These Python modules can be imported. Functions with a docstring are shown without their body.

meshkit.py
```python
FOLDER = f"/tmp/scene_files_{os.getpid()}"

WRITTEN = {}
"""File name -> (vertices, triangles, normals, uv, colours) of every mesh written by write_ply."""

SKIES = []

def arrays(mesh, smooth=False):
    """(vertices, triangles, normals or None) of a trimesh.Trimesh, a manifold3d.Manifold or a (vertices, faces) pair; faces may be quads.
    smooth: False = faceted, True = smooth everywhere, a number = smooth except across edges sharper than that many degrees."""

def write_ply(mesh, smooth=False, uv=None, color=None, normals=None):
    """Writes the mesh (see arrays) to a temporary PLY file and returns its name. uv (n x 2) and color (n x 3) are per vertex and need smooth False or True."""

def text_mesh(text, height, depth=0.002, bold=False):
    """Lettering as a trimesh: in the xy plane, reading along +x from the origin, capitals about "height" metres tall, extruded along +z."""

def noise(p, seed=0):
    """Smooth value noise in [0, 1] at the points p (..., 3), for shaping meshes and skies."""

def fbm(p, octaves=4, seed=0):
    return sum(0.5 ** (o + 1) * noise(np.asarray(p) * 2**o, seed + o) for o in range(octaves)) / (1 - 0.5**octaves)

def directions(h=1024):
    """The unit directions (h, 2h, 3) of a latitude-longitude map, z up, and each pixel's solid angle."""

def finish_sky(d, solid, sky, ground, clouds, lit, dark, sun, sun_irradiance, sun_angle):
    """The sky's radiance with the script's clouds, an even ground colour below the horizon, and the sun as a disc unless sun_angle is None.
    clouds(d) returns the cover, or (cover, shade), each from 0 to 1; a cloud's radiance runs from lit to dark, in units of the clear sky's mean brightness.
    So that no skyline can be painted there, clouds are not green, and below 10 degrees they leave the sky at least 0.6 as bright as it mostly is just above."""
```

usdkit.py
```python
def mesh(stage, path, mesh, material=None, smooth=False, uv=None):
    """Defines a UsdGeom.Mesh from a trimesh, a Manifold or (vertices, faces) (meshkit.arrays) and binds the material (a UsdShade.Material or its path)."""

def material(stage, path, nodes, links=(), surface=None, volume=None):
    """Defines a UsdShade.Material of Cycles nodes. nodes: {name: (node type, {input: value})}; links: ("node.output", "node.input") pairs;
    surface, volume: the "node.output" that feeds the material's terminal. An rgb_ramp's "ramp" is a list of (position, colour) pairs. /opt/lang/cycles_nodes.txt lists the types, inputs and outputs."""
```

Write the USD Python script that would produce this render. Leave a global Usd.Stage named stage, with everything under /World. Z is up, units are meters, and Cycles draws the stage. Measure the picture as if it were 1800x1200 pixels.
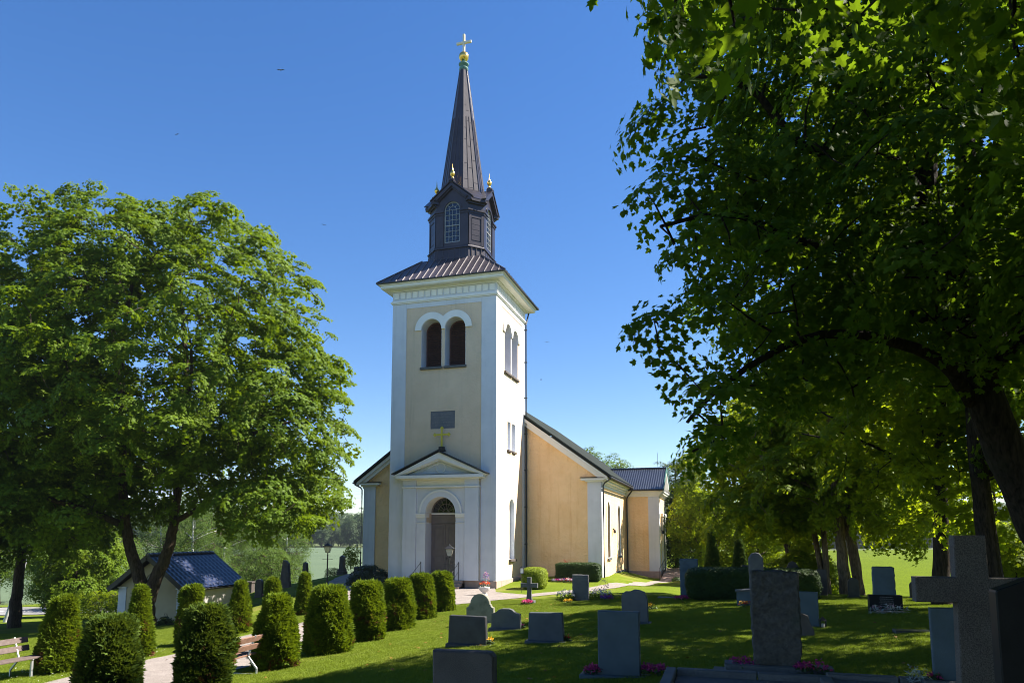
import math, random
import numpy as np
import trimesh, shapely
from shapely.geometry import Polygon, Point, LineString, box as sbox
from shapely.ops import unary_union
from scipy.interpolate import RBFInterpolator
from scipy.spatial import cKDTree
from pxr import Usd, UsdGeom, UsdLux, UsdShade, Gf, Sdf, Vt
import usdkit, meshkit

# ------------------------------------------------------------------ stage, camera, sky, sun
stage = Usd.Stage.CreateInMemory()
UsdGeom.SetStageUpAxis(stage, 'Z')
UsdGeom.SetStageMetersPerUnit(stage, 1.0)
UsdGeom.Xform.Define(stage, '/World')
UsdGeom.Scope.Define(stage, '/World/Looks')

YAW, PITCH = 0.2905, 0.1090
EYE = np.array([16.480, -40.122, 3.268])
RH = np.array([math.cos(YAW), math.sin(YAW)])        # to the right of the view, on the ground
FH = np.array([-math.sin(YAW), math.cos(YAW)])       # ahead, on the ground
cam = UsdGeom.Camera.Define(stage, '/World/camera')
_f = np.array([FH[0] * math.cos(PITCH), FH[1] * math.cos(PITCH), math.sin(PITCH)])
_r = np.array([RH[0], RH[1], 0.0])
_u = np.cross(_r, _f)
cam.AddTransformOp().Set(Gf.Matrix4d(*[float(c) for c in (*_r, 0, *_u, 0, *(-_f), 0, *EYE, 1)]))
cam.CreateHorizontalApertureAttr(36.0)
cam.CreateFocalLengthAttr(36.0 * 1244.34 / 1800.0)
cam.CreateVerticalApertureOffsetAttr(36.0 * 200.2 / 1800.0)
cam.CreateClippingRangeAttr(Gf.Vec2f(0.05, 20000.0))
EXPOSURE = 1.9
cam.CreateExposureAttr(EXPOSURE)

SUN_AZ, SUN_EL = math.radians(25.0), math.radians(47.0)     # azimuth counted from +x towards +y
SUN = np.array([math.cos(SUN_AZ) * math.cos(SUN_EL), math.sin(SUN_AZ) * math.cos(SUN_EL), math.sin(SUN_EL)])
dome = UsdLux.DomeLight.Define(stage, '/World/sky')
dome.GetPrim().SetCustomDataByKey('kind', 'structure')
SKY = usdkit.material(stage, '/World/Looks/sky_look', {
    's': ('sky_texture', {'sky_type': 'single_scattering', 'sun_disc': False, 'sun_elevation': SUN_EL,
                          'sun_rotation': math.atan2(SUN[0], SUN[1]), 'altitude': 100.0, 'air_density': 1.0,
                          'aerosol_density': 0.05, 'ozone_density': 3.0}),
    'q': ('gamma', {'gamma': 0.85}), 'h': ('hsv', {'hue': 0.511, 'saturation': 1.37, 'value': 1.30}),
    'b': ('background_shader', {'strength': 0.05})}, [('s.color', 'q.color'), ('q.color', 'h.color'), ('h.color', 'b.color')], surface='b.background')
UsdShade.MaterialBindingAPI.Apply(dome.GetPrim()).Bind(SKY)
sun = UsdLux.DistantLight.Define(stage, '/World/sun')
sun.CreateNormalizeAttr(True)
sun.CreateIntensityAttr(1.25)
sun.CreateAngleAttr(0.53)
sun.CreateColorAttr(Gf.Vec3f(1.0, 0.93, 0.82))
_z = SUN
_x = np.cross([0, 0, 1.0], _z); _x /= np.linalg.norm(_x)
_y = np.cross(_z, _x)
sun.AddTransformOp().Set(Gf.Matrix4d(*[float(c) for c in (*_x, 0, *_y, 0, *_z, 0, 0, 0, 80, 1)]))

# ------------------------------------------------------------------ helpers: prims
_used = {}
def numbered(parent, name):
    k = (parent, name)
    n = _used.get(k, 0)
    _used[k] = n + 1
    return f'{parent}/{name}' if n == 0 else f'{parent}/{name}_{n:03d}'

def tag(prim, label=None, cat=None, group=None, kind=None):
    p = prim.GetPrim()
    for k, v in (('label', label), ('category', cat), ('group', group), ('kind', kind)):
        if v:
            p.SetCustomDataByKey(k, v)

def thing(name, label, cat, loc=(0, 0, 0), rotz=0.0, group=None, kind=None):
    path = numbered('/World', name)
    x = UsdGeom.Xform.Define(stage, path)
    x.AddTranslateOp().Set(Gf.Vec3d(*map(float, loc)))
    if rotz:
        x.AddRotateZOp().Set(float(math.degrees(rotz)))
    tag(x, label, cat, group, kind)
    return path

def part(parent, name, mesh, mat, smooth=False, label=None, kind=None, cat=None, group=None):
    path = numbered(parent, name)
    m = usdkit.mesh(stage, path, mesh, mat, smooth)
    tag(m, label, cat, group, kind)
    return path

def instancer(parent, name, protos, mat, pos, quats, scales, idx, kind='stuff', label=None):
    path = numbered(parent, name)
    pi = UsdGeom.PointInstancer.Define(stage, path)
    paths = []
    mats = mat if isinstance(mat, list) else [mat] * len(protos)
    for i, (m, mt) in enumerate(zip(protos, mats)):
        pp = f'{path}/leaf_spray_{i+1:03d}'
        usdkit.mesh(stage, pp, m, mt, False)
        paths.append(Sdf.Path(pp))
    pi.CreatePrototypesRel().SetTargets(paths)
    pi.CreateProtoIndicesAttr(Vt.IntArray.FromNumpy(np.asarray(idx, np.int32)))
    pi.CreatePositionsAttr(Vt.Vec3fArray.FromNumpy(np.asarray(pos, np.float32)))
    q = np.asarray(quats, float)
    pi.CreateOrientationsAttr(Vt.QuathArray([Gf.Quath(float(a), float(b), float(c), float(d)) for a, b, c, d in q]))
    s = np.asarray(scales, np.float32)
    if s.ndim == 1:
        s = np.repeat(s[:, None], 3, 1)
    pi.CreateScalesAttr(Vt.Vec3fArray.FromNumpy(s))
    tag(pi, label=label, kind=kind)
    return path

def quat_from_z(n, spin):
    """Unit quaternions (w, x, y, z) that turn +z to n after a spin about z."""
    n = np.asarray(n, float)
    n = n / np.linalg.norm(n, axis=1, keepdims=True)
    w = 1 + n[:, 2]
    q = np.stack([w, -n[:, 1], n[:, 0], np.zeros(len(n))], 1)
    bad = w < 1e-6
    q[bad] = [0, 1, 0, 0]
    q /= np.linalg.norm(q, axis=1, keepdims=True)
    c, s = np.cos(spin / 2), np.sin(spin / 2)
    return np.stack([q[:, 0] * c - q[:, 3] * s, q[:, 1] * c + q[:, 2] * s, q[:, 2] * c - q[:, 1] * s, q[:, 3] * c + q[:, 0] * s], 1)

# ------------------------------------------------------------------ helpers: shapes
def bx(x0, x1, y0, y1, z0, z1):
    m = trimesh.creation.box([abs(x1 - x0), abs(y1 - y0), abs(z1 - z0)])
    m.apply_translation([(x0 + x1) / 2, (y0 + y1) / 2, (z0 + z1) / 2])
    return m

def cat(*ms):
    ms = [m for g in ms for m in (g if isinstance(g, (list, tuple)) else [g])]
    return trimesh.util.concatenate(ms)

def bbx(x0, x1, y0, y1, z0, z1, b=0.01):
    """A box with chamfered edges."""
    p = []
    for a in (0, 1, 2):
        e = [b, b, b]; e[a] = 0
        for sx in (0, 1):
            for sy in (0, 1):
                for sz in (0, 1):
                    p.append([(x1 - e[0]) if sx else (x0 + e[0]), (y1 - e[1]) if sy else (y0 + e[1]), (z1 - e[2]) if sz else (z0 + e[2])])
    return trimesh.convex.convex_hull(np.array(p))

def hull(pts):
    return trimesh.convex.convex_hull(np.asarray(pts, float))

def extr(poly, d0, d1, plane='xz'):
    """Extrudes a shapely polygon. plane xz: polygon in (x, z), along y; yz: polygon in (y, z), along x; xy: along z."""
    ms = []
    for g in getattr(poly, 'geoms', [poly]):
        if g.is_empty or g.area < 1e-7:
            continue
        m = trimesh.creation.extrude_polygon(g, abs(d1 - d0), engine='earcut')
        v = np.array(m.vertices)
        lo = min(d0, d1)
        if plane == 'xz':
            v = np.stack([v[:, 0], v[:, 2] + lo, v[:, 1]], 1); flip = True
        elif plane == 'yz':
            v = np.stack([v[:, 2] + lo, v[:, 0], v[:, 1]], 1); flip = False
        else:
            v = v + [0, 0, lo]; flip = False
        f = np.array(m.faces)
        ms.append(trimesh.Trimesh(v, f[:, ::-1] if flip else f, process=False))
    return trimesh.util.concatenate(ms)

def arch(cx, w, z0, zs, n=16):
    """Round-headed opening: half width w, sill z0, springing zs."""
    a = np.linspace(0, math.pi, n + 1)
    return Polygon([(cx - w, z0), (cx + w, z0)] + [(cx + w * math.cos(t), zs + w * math.sin(t)) for t in a])

def offset_ring(pts, d):
    pts = np.asarray(pts, float)
    a, b, c = np.roll(pts, 1, 0), pts, np.roll(pts, -1, 0)
    e1 = (b - a) / np.linalg.norm(b - a, axis=1, keepdims=True)
    e2 = (c - b) / np.linalg.norm(c - b, axis=1, keepdims=True)
    n1, n2 = np.stack([-e1[:, 1], e1[:, 0]], 1), np.stack([-e2[:, 1], e2[:, 0]], 1)
    m = n1 + n2
    k = 1.0 / np.maximum(0.35, 1 + (n1 * n2).sum(1))
    return pts + m * (k * d)[:, None]

def bevel_extr(pts, d0, d1, b=0.01, plane='xz'):
    """A simple outline (counter-clockwise) extruded with chamfered front and back edges."""
    pts = np.asarray(pts, float)
    if Polygon(pts).exterior.is_ccw is False:
        pts = pts[::-1]
    ins = offset_ring(pts, b)
    n = len(pts)
    lo, hi = min(d0, d1), max(d0, d1)
    rings = [(ins, lo), (pts, lo + b), (pts, hi - b), (ins, hi)]
    v = np.vstack([np.c_[r, np.full(n, h)] for r, h in rings])
    f = []
    for k in range(3):
        for i in range(n):
            j = (i + 1) % n
            f += [[k * n + i, k * n + j, (k + 1) * n + j], [k * n + i, (k + 1) * n + j, (k + 1) * n + i]]
    _, cf = trimesh.creation.triangulate_polygon(Polygon(ins), engine='earcut')
    cv, cf = trimesh.creation.triangulate_polygon(Polygon(ins), engine='earcut')
    t = cKDTree(ins).query(cv)[1]
    cf = t[cf]
    a2 = np.cross(ins[cf[:, 1]] - ins[cf[:, 0]], ins[cf[:, 2]] - ins[cf[:, 0]])
    cf = np.where((a2 < 0)[:, None], cf[:, ::-1], cf)
    f = np.vstack([np.array(f), cf[:, ::-1], cf + 3 * n])
    if plane == 'xz':
        v = np.stack([v[:, 0], v[:, 2], v[:, 1]], 1); f = f[:, ::-1]
    elif plane == 'yz':
        v = np.stack([v[:, 2], v[:, 0], v[:, 1]], 1)
    return trimesh.Trimesh(v, f, process=False)

def tube(pts, radii, sides=8, cap=True):
    p = np.asarray(pts, float)
    r = np.broadcast_to(np.asarray(radii, float), (len(p),))
    t = np.gradient(p, axis=0)
    t /= np.linalg.norm(t, axis=1, keepdims=True) + 1e-12
    ref = np.array([0, 0, 1.0]) if abs(t[:, 2]).mean() < 0.8 else np.array([1.0, 0, 0])
    a = np.cross(t, ref); a /= np.linalg.norm(a, axis=1, keepdims=True) + 1e-12
    b = np.cross(t, a)
    ang = np.arange(sides) * 2 * np.pi / sides
    v = p[:, None] + r[:, None, None] * (np.cos(ang)[None, :, None] * a[:, None] + np.sin(ang)[None, :, None] * b[:, None])
    i, j = np.meshgrid(np.arange(len(p) - 1), np.arange(sides), indexing='ij')
    q = np.stack([i * sides + j, i * sides + (j + 1) % sides, (i + 1) * sides + (j + 1) % sides, (i + 1) * sides + j], -1).reshape(-1, 4)
    f = np.vstack([q[:, [0, 1, 2]], q[:, [0, 2, 3]]])
    v = v.reshape(-1, 3)
    if cap:
        n = len(v)
        v = np.vstack([v, p[:1], p[-1:]])
        k = np.arange(sides)
        f = np.vstack([f, np.stack([np.full(sides, n), (k + 1) % sides, k], 1), np.stack([np.full(sides, n + 1), n - sides + k, n - sides + (k + 1) % sides], 1)])
    return trimesh.Trimesh(v, f, process=False)

def lathe(profile, sides=24, loc=(0, 0, 0)):
    pr = np.asarray(profile, float)
    ang = np.arange(sides) * 2 * np.pi / sides
    v = np.stack([pr[:, None, 0] * np.cos(ang), pr[:, None, 0] * np.sin(ang), np.broadcast_to(pr[:, None, 1], (len(pr), sides))], -1).reshape(-1, 3)
    i, j = np.meshgrid(np.arange(len(pr) - 1), np.arange(sides), indexing='ij')
    q = np.stack([i * sides + j, i * sides + (j + 1) % sides, (i + 1) * sides + (j + 1) % sides, (i + 1) * sides + j], -1).reshape(-1, 4)
    return trimesh.Trimesh(v + np.asarray(loc, float), np.vstack([q[:, [0, 1, 2]], q[:, [0, 2, 3]]]), process=False)

def quad(a, b, c, d):
    return trimesh.Trimesh([a, b, c, d], [[0, 1, 2], [0, 2, 3]], process=False)

def slab(a, b, c, d, t):
    """A plate whose top is the quad a b c d (counter-clockwise from above), t thick along its normal."""
    P = np.array([a, b, c, d], float)
    n = np.cross(P[1] - P[0], P[2] - P[0]); n /= np.linalg.norm(n)
    return hull(np.vstack([P, P - n * t]))

def bar(a, b, w, h, up=(0, 0, 1)):
    """A straight square bar from a to b."""
    a, b = np.asarray(a, float), np.asarray(b, float)
    d = b - a; L = np.linalg.norm(d); d /= L
    s = np.cross(d, up)
    if np.linalg.norm(s) < 1e-6:
        s = np.array([1.0, 0, 0])
    s /= np.linalg.norm(s)
    u = np.cross(s, d)
    pts = [e + s * i * w / 2 + u * j * h / 2 for e in (a, b) for i in (-1, 1) for j in (-1, 1)]
    return hull(pts)

def moved(m, x=0, y=0, z=0):
    m = m.copy(); m.apply_translation([x, y, z]); return m

def turned(m, ang, axis=(0, 0, 1), at=(0, 0, 0)):
    m = m.copy(); m.apply_transform(trimesh.transformations.rotation_matrix(ang, axis, at)); return m

# ------------------------------------------------------------------ materials
def look(name, nodes, links, surface='p.BSDF'):
    return usdkit.material(stage, '/World/Looks/' + name, nodes, links, surface=surface)

def mottled(name, c1, c2, scale=1.5, rough=0.9, bump=0.0, bscale=30.0, bdist=0.01, fine=None, detail=6, spec=0.3, metallic=0.0, c3=None, s3=0.4, w3=0.5, streak=None):
    """Two tones mixed by large noise, a third by larger noise, fine speckle and a bump."""
    n = {'g': ('geometry', {}), 'n': ('noise_texture', {'scale': scale, 'detail': detail, 'roughness': 0.6}),
         'r': ('rgb_ramp', {'ramp': [(0.3, c1), (0.7, c2)]}),
         'p': ('principled_bsdf', {'roughness': rough, 'specular_ior_level': spec, 'metallic': metallic})}
    l = [('g.position', 'n.vector'), ('n.fac', 'r.fac')]
    out = 'r.color'
    if c3 is not None:
        n['n3'] = ('noise_texture', {'scale': s3, 'detail': 5, 'roughness': 0.65})
        n['r3'] = ('map_range', {'from_min': 0.52, 'from_max': 0.75, 'to_min': 0.0, 'to_max': w3, 'clamp': True})
        n['m3'] = ('mix', {'color2': c3})
        l += [('g.position', 'n3.vector'), ('n3.fac', 'r3.value'), ('r3.result', 'm3.fac'), (out, 'm3.color1')]
        out = 'm3.color'
    if streak:
        n['mp'] = ('mapping', {'scale': (2.6, 2.6, 0.16)})
        n['ns'] = ('noise_texture', {'scale': 1.0, 'detail': 6, 'roughness': 0.72})
        n['rs'] = ('map_range', {'from_min': 0.54, 'from_max': 0.74, 'to_min': 0.0, 'to_max': streak[0], 'clamp': True})
        n['ms'] = ('mix', {'color2': streak[1]})
        l += [('g.position', 'mp.vector'), ('mp.vector', 'ns.vector'), ('ns.fac', 'rs.value'), ('rs.result', 'ms.fac'), (out, 'ms.color1')]
        out = 'ms.color'
    if fine:
        fs, lo, hi = fine
        n['nf'] = ('noise_texture', {'scale': fs, 'detail': 2, 'roughness': 0.7})
        n['rf'] = ('map_range', {'from_min': 0.3, 'from_max': 0.7, 'to_min': lo, 'to_max': hi, 'clamp': True})
        n['mf'] = ('mix', {'mix_type': 'multiply', 'fac': 1.0})
        n['cf'] = ('combine_color', {})
        l += [('g.position', 'nf.vector'), ('nf.fac', 'rf.value'), ('rf.result', 'cf.r'), ('rf.result', 'cf.g'), ('rf.result', 'cf.b'), (out, 'mf.color1'), ('cf.color', 'mf.color2')]
        out = 'mf.color'
    l.append((out, 'p.base_color'))
    if bump:
        n['nb'] = ('noise_texture', {'scale': bscale, 'detail': 4, 'roughness': 0.6})
        n['b'] = ('bump', {'strength': bump, 'distance': bdist})
        l += [('g.position', 'nb.vector'), ('nb.fac', 'b.height'), ('b.normal', 'p.normal')]
    return look(name, n, l)

def plain(name, c, rough=0.5, metallic=0.0, spec=0.5):
    return mottled(name, tuple(0.9 * x for x in c), tuple(1.1 * x for x in c), 4.0, rough, spec=spec, metallic=metallic)

white = mottled('white_limewash', (0.50, 0.515, 0.55), (0.57, 0.58, 0.61), 0.9, 0.95, bump=0.25, bscale=22, bdist=0.02, c3=(0.42, 0.43, 0.46), s3=0.5, w3=0.5, streak=(0.5, (0.40, 0.40, 0.40)))
trim = mottled('white_moulding', (0.62, 0.61, 0.585), (0.69, 0.68, 0.655), 1.2, 0.9, bump=0.1, bscale=30, bdist=0.01)
cream = mottled('cream_plaster', (0.53, 0.405, 0.285), (0.60, 0.47, 0.34), 0.7, 0.95, bump=0.5, bscale=9, bdist=0.05, c3=(0.46, 0.38, 0.28), s3=0.8, w3=0.7, streak=(0.55, (0.40, 0.33, 0.24)))
ochre = mottled('ochre_plaster', (0.72, 0.475, 0.24), (0.80, 0.55, 0.30), 0.7, 0.95, bump=0.9, bscale=5.5, bdist=0.08, c3=(0.68, 0.40, 0.17), s3=0.5, w3=0.6, streak=(0.6, (0.58, 0.30, 0.11)))
copper = mottled('browned_copper', (0.015, 0.013, 0.018), (0.032, 0.025, 0.032), 1.1, 0.34, bump=0.15, bscale=3, bdist=0.03, c3=(0.045, 0.037, 0.046), s3=0.7, w3=0.5, spec=0.6, metallic=0.35)
copper_roof = mottled('roof_copper', (0.040, 0.034, 0.040), (0.075, 0.060, 0.070), 1.1, 0.42, bump=0.15, bscale=3, bdist=0.03, c3=(0.09, 0.08, 0.09), s3=0.7, w3=0.5, spec=0.6, metallic=0.3)
roof_seam = plain('roof_seam', (0.16, 0.145, 0.15), 0.4, 0.3)
copper_seam = plain('copper_seam', (0.06, 0.052, 0.056), 0.35, 0.4)
verdigris = mottled('verdigris', (0.03, 0.10, 0.085), (0.07, 0.17, 0.14), 3, 0.7)
patina = mottled('green_brown_sheet', (0.012, 0.016, 0.014), (0.026, 0.032, 0.028), 1.4, 0.9, spec=0.05, c3=(0.05, 0.04, 0.03), s3=1.0)
black_iron = plain('black_iron', (0.012, 0.012, 0.013), 0.45)
gold = look('gilding', {'p': ('principled_bsdf', {'base_color': (0.80, 0.52, 0.13), 'metallic': 1.0, 'roughness': 0.28}), 'g': ('geometry', {}), 'n': ('noise_texture', {'scale': 9.0, 'detail': 4}), 'b': ('bump', {'strength': 0.15, 'distance': 0.02})},
            [('g.position', 'n.vector'), ('n.fac', 'b.height'), ('b.normal', 'p.normal')])
old_gold = mottled('dull_gold_paint', (0.42, 0.34, 0.02), (0.55, 0.46, 0.05), 6, 0.5, spec=0.5)
pale_gold = plain('pale_gold', (0.62, 0.54, 0.36), 0.4, 0.5)
louvre = mottled('louvre_wood', (0.085, 0.036, 0.028), (0.13, 0.058, 0.045), 8, 0.7)
door_paint = mottled('door_paint', (0.115, 0.095, 0.088), (0.14, 0.118, 0.108), 3, 0.55)
slate = mottled('plaque_slate', (0.10, 0.105, 0.12), (0.13, 0.13, 0.14), 9, 0.7, bump=0.2, bscale=40)
slate_line = plain('plaque_cutting', (0.17, 0.17, 0.17), 0.8)
granite_red = mottled('red_granite', (0.30, 0.21, 0.17), (0.40, 0.30, 0.25), 2.5, 0.85, bump=0.4, bscale=18, bdist=0.02, fine=(90, 0.7, 1.15), c3=(0.18, 0.14, 0.12), s3=1.2)
granite_grey = mottled('grey_granite', (0.070, 0.072, 0.075), (0.11, 0.11, 0.11), 3, 0.8, bump=0.25, bscale=60, bdist=0.008, fine=(110, 0.45, 1.5), c3=(0.06, 0.066, 0.05), s3=1.5, w3=0.6)
granite_blue = mottled('blue_grey_granite', (0.045, 0.068, 0.085), (0.065, 0.092, 0.11), 3, 0.7, bump=0.2, bscale=70, bdist=0.006, fine=(150, 0.65, 1.25), c3=(0.045, 0.065, 0.06), s3=1.7, w3=0.5)
granite_dark = mottled('dark_granite', (0.025, 0.025, 0.028), (0.05, 0.05, 0.053), 4, 0.4, bump=0.1, bscale=80, bdist=0.004, fine=(160, 0.6, 1.3))
granite_black = mottled('black_granite', (0.006, 0.006, 0.007), (0.011, 0.011, 0.012), 6, 0.45, spec=0.15, fine=(160, 0.7, 1.3))
granite_brown = mottled('brown_granite', (0.058, 0.047, 0.041), (0.090, 0.076, 0.067), 3, 0.8, bump=0.25, bscale=60, bdist=0.008, fine=(90, 0.35, 1.6), c3=(0.055, 0.052, 0.042), s3=1.5, w3=0.5)
rough_stone = mottled('hewn_stone', (0.034, 0.034, 0.032), (0.082, 0.077, 0.07), 14, 0.92, bump=0.8, bscale=28, bdist=0.03, fine=(110, 0.55, 1.3), c3=(0.035, 0.046, 0.028), s3=2.2, w3=0.6)
limestone = mottled('lichened_limestone', (0.14, 0.138, 0.11), (0.22, 0.212, 0.17), 4, 0.92, bump=0.4, bscale=40, bdist=0.01, fine=(90, 0.7, 1.2), c3=(0.06, 0.068, 0.035), s3=2.5, w3=0.8)
tile_black = mottled('glazed_black_tile', (0.012, 0.013, 0.017), (0.022, 0.023, 0.028), 3, 0.22, spec=0.7)
tile_blue = mottled('glazed_blue_tile', (0.007, 0.012, 0.036), (0.011, 0.018, 0.050), 3, 0.38, spec=0.7)
wood_bench = mottled('bench_wood', (0.13, 0.07, 0.05), (0.20, 0.115, 0.085), 12, 0.65, bump=0.2, bscale=50, bdist=0.004)
wood_grey = mottled('weathered_bench_wood', (0.075, 0.055, 0.050), (0.12, 0.09, 0.08), 12, 0.75, bump=0.2, bscale=50, bdist=0.004)
steel = plain('galvanised_steel', (0.42, 0.43, 0.44), 0.45, 0.7)
def bark_look(name, c1, c2, moss):
    """Ridged bark: noise drawn out along the trunk, deep relief, mossy patches."""
    return look(name, {'g': ('geometry', {}), 'mp': ('mapping', {'scale': (1.0, 1.0, 0.22)}), 'n': ('noise_texture', {'scale': 16.0, 'detail': 6, 'roughness': 0.7, 'distortion': 0.4}),
        'r': ('rgb_ramp', {'ramp': [(0.36, c1), (0.62, c2)]}), 'n2': ('noise_texture', {'scale': 1.6, 'detail': 5, 'roughness': 0.65}),
        'f': ('map_range', {'from_min': 0.5, 'from_max': 0.72, 'to_min': 0.0, 'to_max': 0.6, 'clamp': True}), 'm': ('mix', {'color2': moss}),
        'b': ('bump', {'strength': 1.0, 'distance': 0.09}), 'p': ('principled_bsdf', {'roughness': 0.95, 'specular_ior_level': 0.1})},
        [('g.position', 'mp.vector'), ('mp.vector', 'n.vector'), ('n.fac', 'r.fac'), ('g.position', 'n2.vector'), ('n2.fac', 'f.value'), ('f.result', 'm.fac'), ('r.color', 'm.color1'), ('m.color', 'p.base_color'),
         ('n.fac', 'b.height'), ('b.normal', 'p.normal')])
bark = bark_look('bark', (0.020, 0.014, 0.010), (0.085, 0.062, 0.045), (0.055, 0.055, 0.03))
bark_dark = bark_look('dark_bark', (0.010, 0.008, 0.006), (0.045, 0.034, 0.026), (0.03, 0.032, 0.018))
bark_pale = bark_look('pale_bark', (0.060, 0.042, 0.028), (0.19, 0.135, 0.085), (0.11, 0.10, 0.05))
birch_bark = mottled('birch_bark', (0.30, 0.30, 0.31), (0.48, 0.48, 0.48), 5, 0.8, c3=(0.05, 0.05, 0.05), s3=3.0, w3=0.8)
terracotta_white = mottled('stone_urn', (0.46, 0.44, 0.42), (0.58, 0.56, 0.53), 6, 0.85, bump=0.2, bscale=40)
soil = mottled('soil', (0.035, 0.025, 0.018), (0.06, 0.045, 0.032), 20, 0.95, bump=0.6, bscale=60, bdist=0.02)
asphalt = mottled('asphalt', (0.15, 0.15, 0.155), (0.19, 0.19, 0.19), 2, 0.9)
road_paint = plain('road_paint', (0.70, 0.70, 0.68), 0.8)
gravel = mottled('pink_gravel', (0.19, 0.162, 0.146), (0.265, 0.232, 0.212), 2.0, 0.95, bump=0.9, bscale=55, bdist=0.025, fine=(38, 0.6, 1.3), c3=(0.17, 0.14, 0.12), s3=0.6, w3=0.6)
plot_gravel = mottled('dark_plot_gravel', (0.07, 0.065, 0.065), (0.13, 0.12, 0.12), 40, 0.95, bump=0.9, bscale=60, bdist=0.02, fine=(70, 0.5, 1.5))

def glass_pane(name, tint, refl=0.5, rough=0.03):
    """Old window glass over a dark room: clear glass, fresnel reflection."""
    return look(name, {'t': ('transparent_bsdf', {'color': tint}), 'g': ('glossy_bsdf', {'color': (0.9, 0.93, 1.0), 'roughness': rough}),
                       'f': ('fresnel', {'IOR': 1.6}), 'm': ('mix_closure', {})},
                [('f.fac', 'm.fac'), ('t.BSDF', 'm.closure1'), ('g.BSDF', 'm.closure2')], surface='m.closure')
pane = glass_pane('window_glass', (0.55, 0.6, 0.62))
lamp_glass = look('lamp_glass', {'t': ('transparent_bsdf', {'color': (0.75, 0.74, 0.68)}), 'd': ('diffuse_bsdf', {'color': (0.45, 0.43, 0.36)}), 'm': ('mix_closure', {'fac': 0.45})},
                  [('t.BSDF', 'm.closure1'), ('d.BSDF', 'm.closure2')], surface='m.closure')
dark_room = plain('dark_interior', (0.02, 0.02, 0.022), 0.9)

def leaf_look(name, c1, c2, trans, tw=0.35, rough=0.5, spec=0.22):
    """Leaf: tone varies from spray to spray and from leaf to leaf; light passes through."""
    return look(name, {'g': ('geometry', {}), 'o': ('object_info', {}),
                       'a': ('math', {'math_type': 'multiply', 'value2': 0.6}), 'b': ('math', {'math_type': 'multiply', 'value2': 0.4}),
                       's': ('math', {'math_type': 'add'}),
                       'r': ('mix', {'color1': c1, 'color2': c2}), 'r2': ('mix', {'color1': tuple(0.75 * x for x in trans), 'color2': trans}),
                       'p': ('principled_bsdf', {'roughness': rough, 'specular_ior_level': spec}), 't': ('translucent_bsdf', {}),
                       'm': ('mix_closure', {'fac': tw})},
                [('g.random_per_island', 'a.value1'), ('o.random', 'b.value1'), ('a.value', 's.value1'), ('b.value', 's.value2'),
                 ('s.value', 'r.fac'), ('s.value', 'r2.fac'), ('r.color', 'p.base_color'), ('r2.color', 't.color'),
                 ('p.BSDF', 'm.closure1'), ('t.BSDF', 'm.closure2')], surface='m.closure')
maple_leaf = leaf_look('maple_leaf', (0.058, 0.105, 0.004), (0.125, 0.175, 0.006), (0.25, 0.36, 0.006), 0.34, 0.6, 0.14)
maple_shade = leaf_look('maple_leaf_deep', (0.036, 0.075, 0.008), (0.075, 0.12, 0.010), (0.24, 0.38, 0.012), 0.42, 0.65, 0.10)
birch_leaf = leaf_look('birch_leaf', (0.050, 0.088, 0.016), (0.090, 0.140, 0.024), (0.18, 0.28, 0.03), 0.36, 0.6, 0.12)
far_leaf = leaf_look('forest_leaf', (0.034, 0.062, 0.020), (0.068, 0.105, 0.030), (0.11, 0.17, 0.03), 0.25, 0.6)
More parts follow.
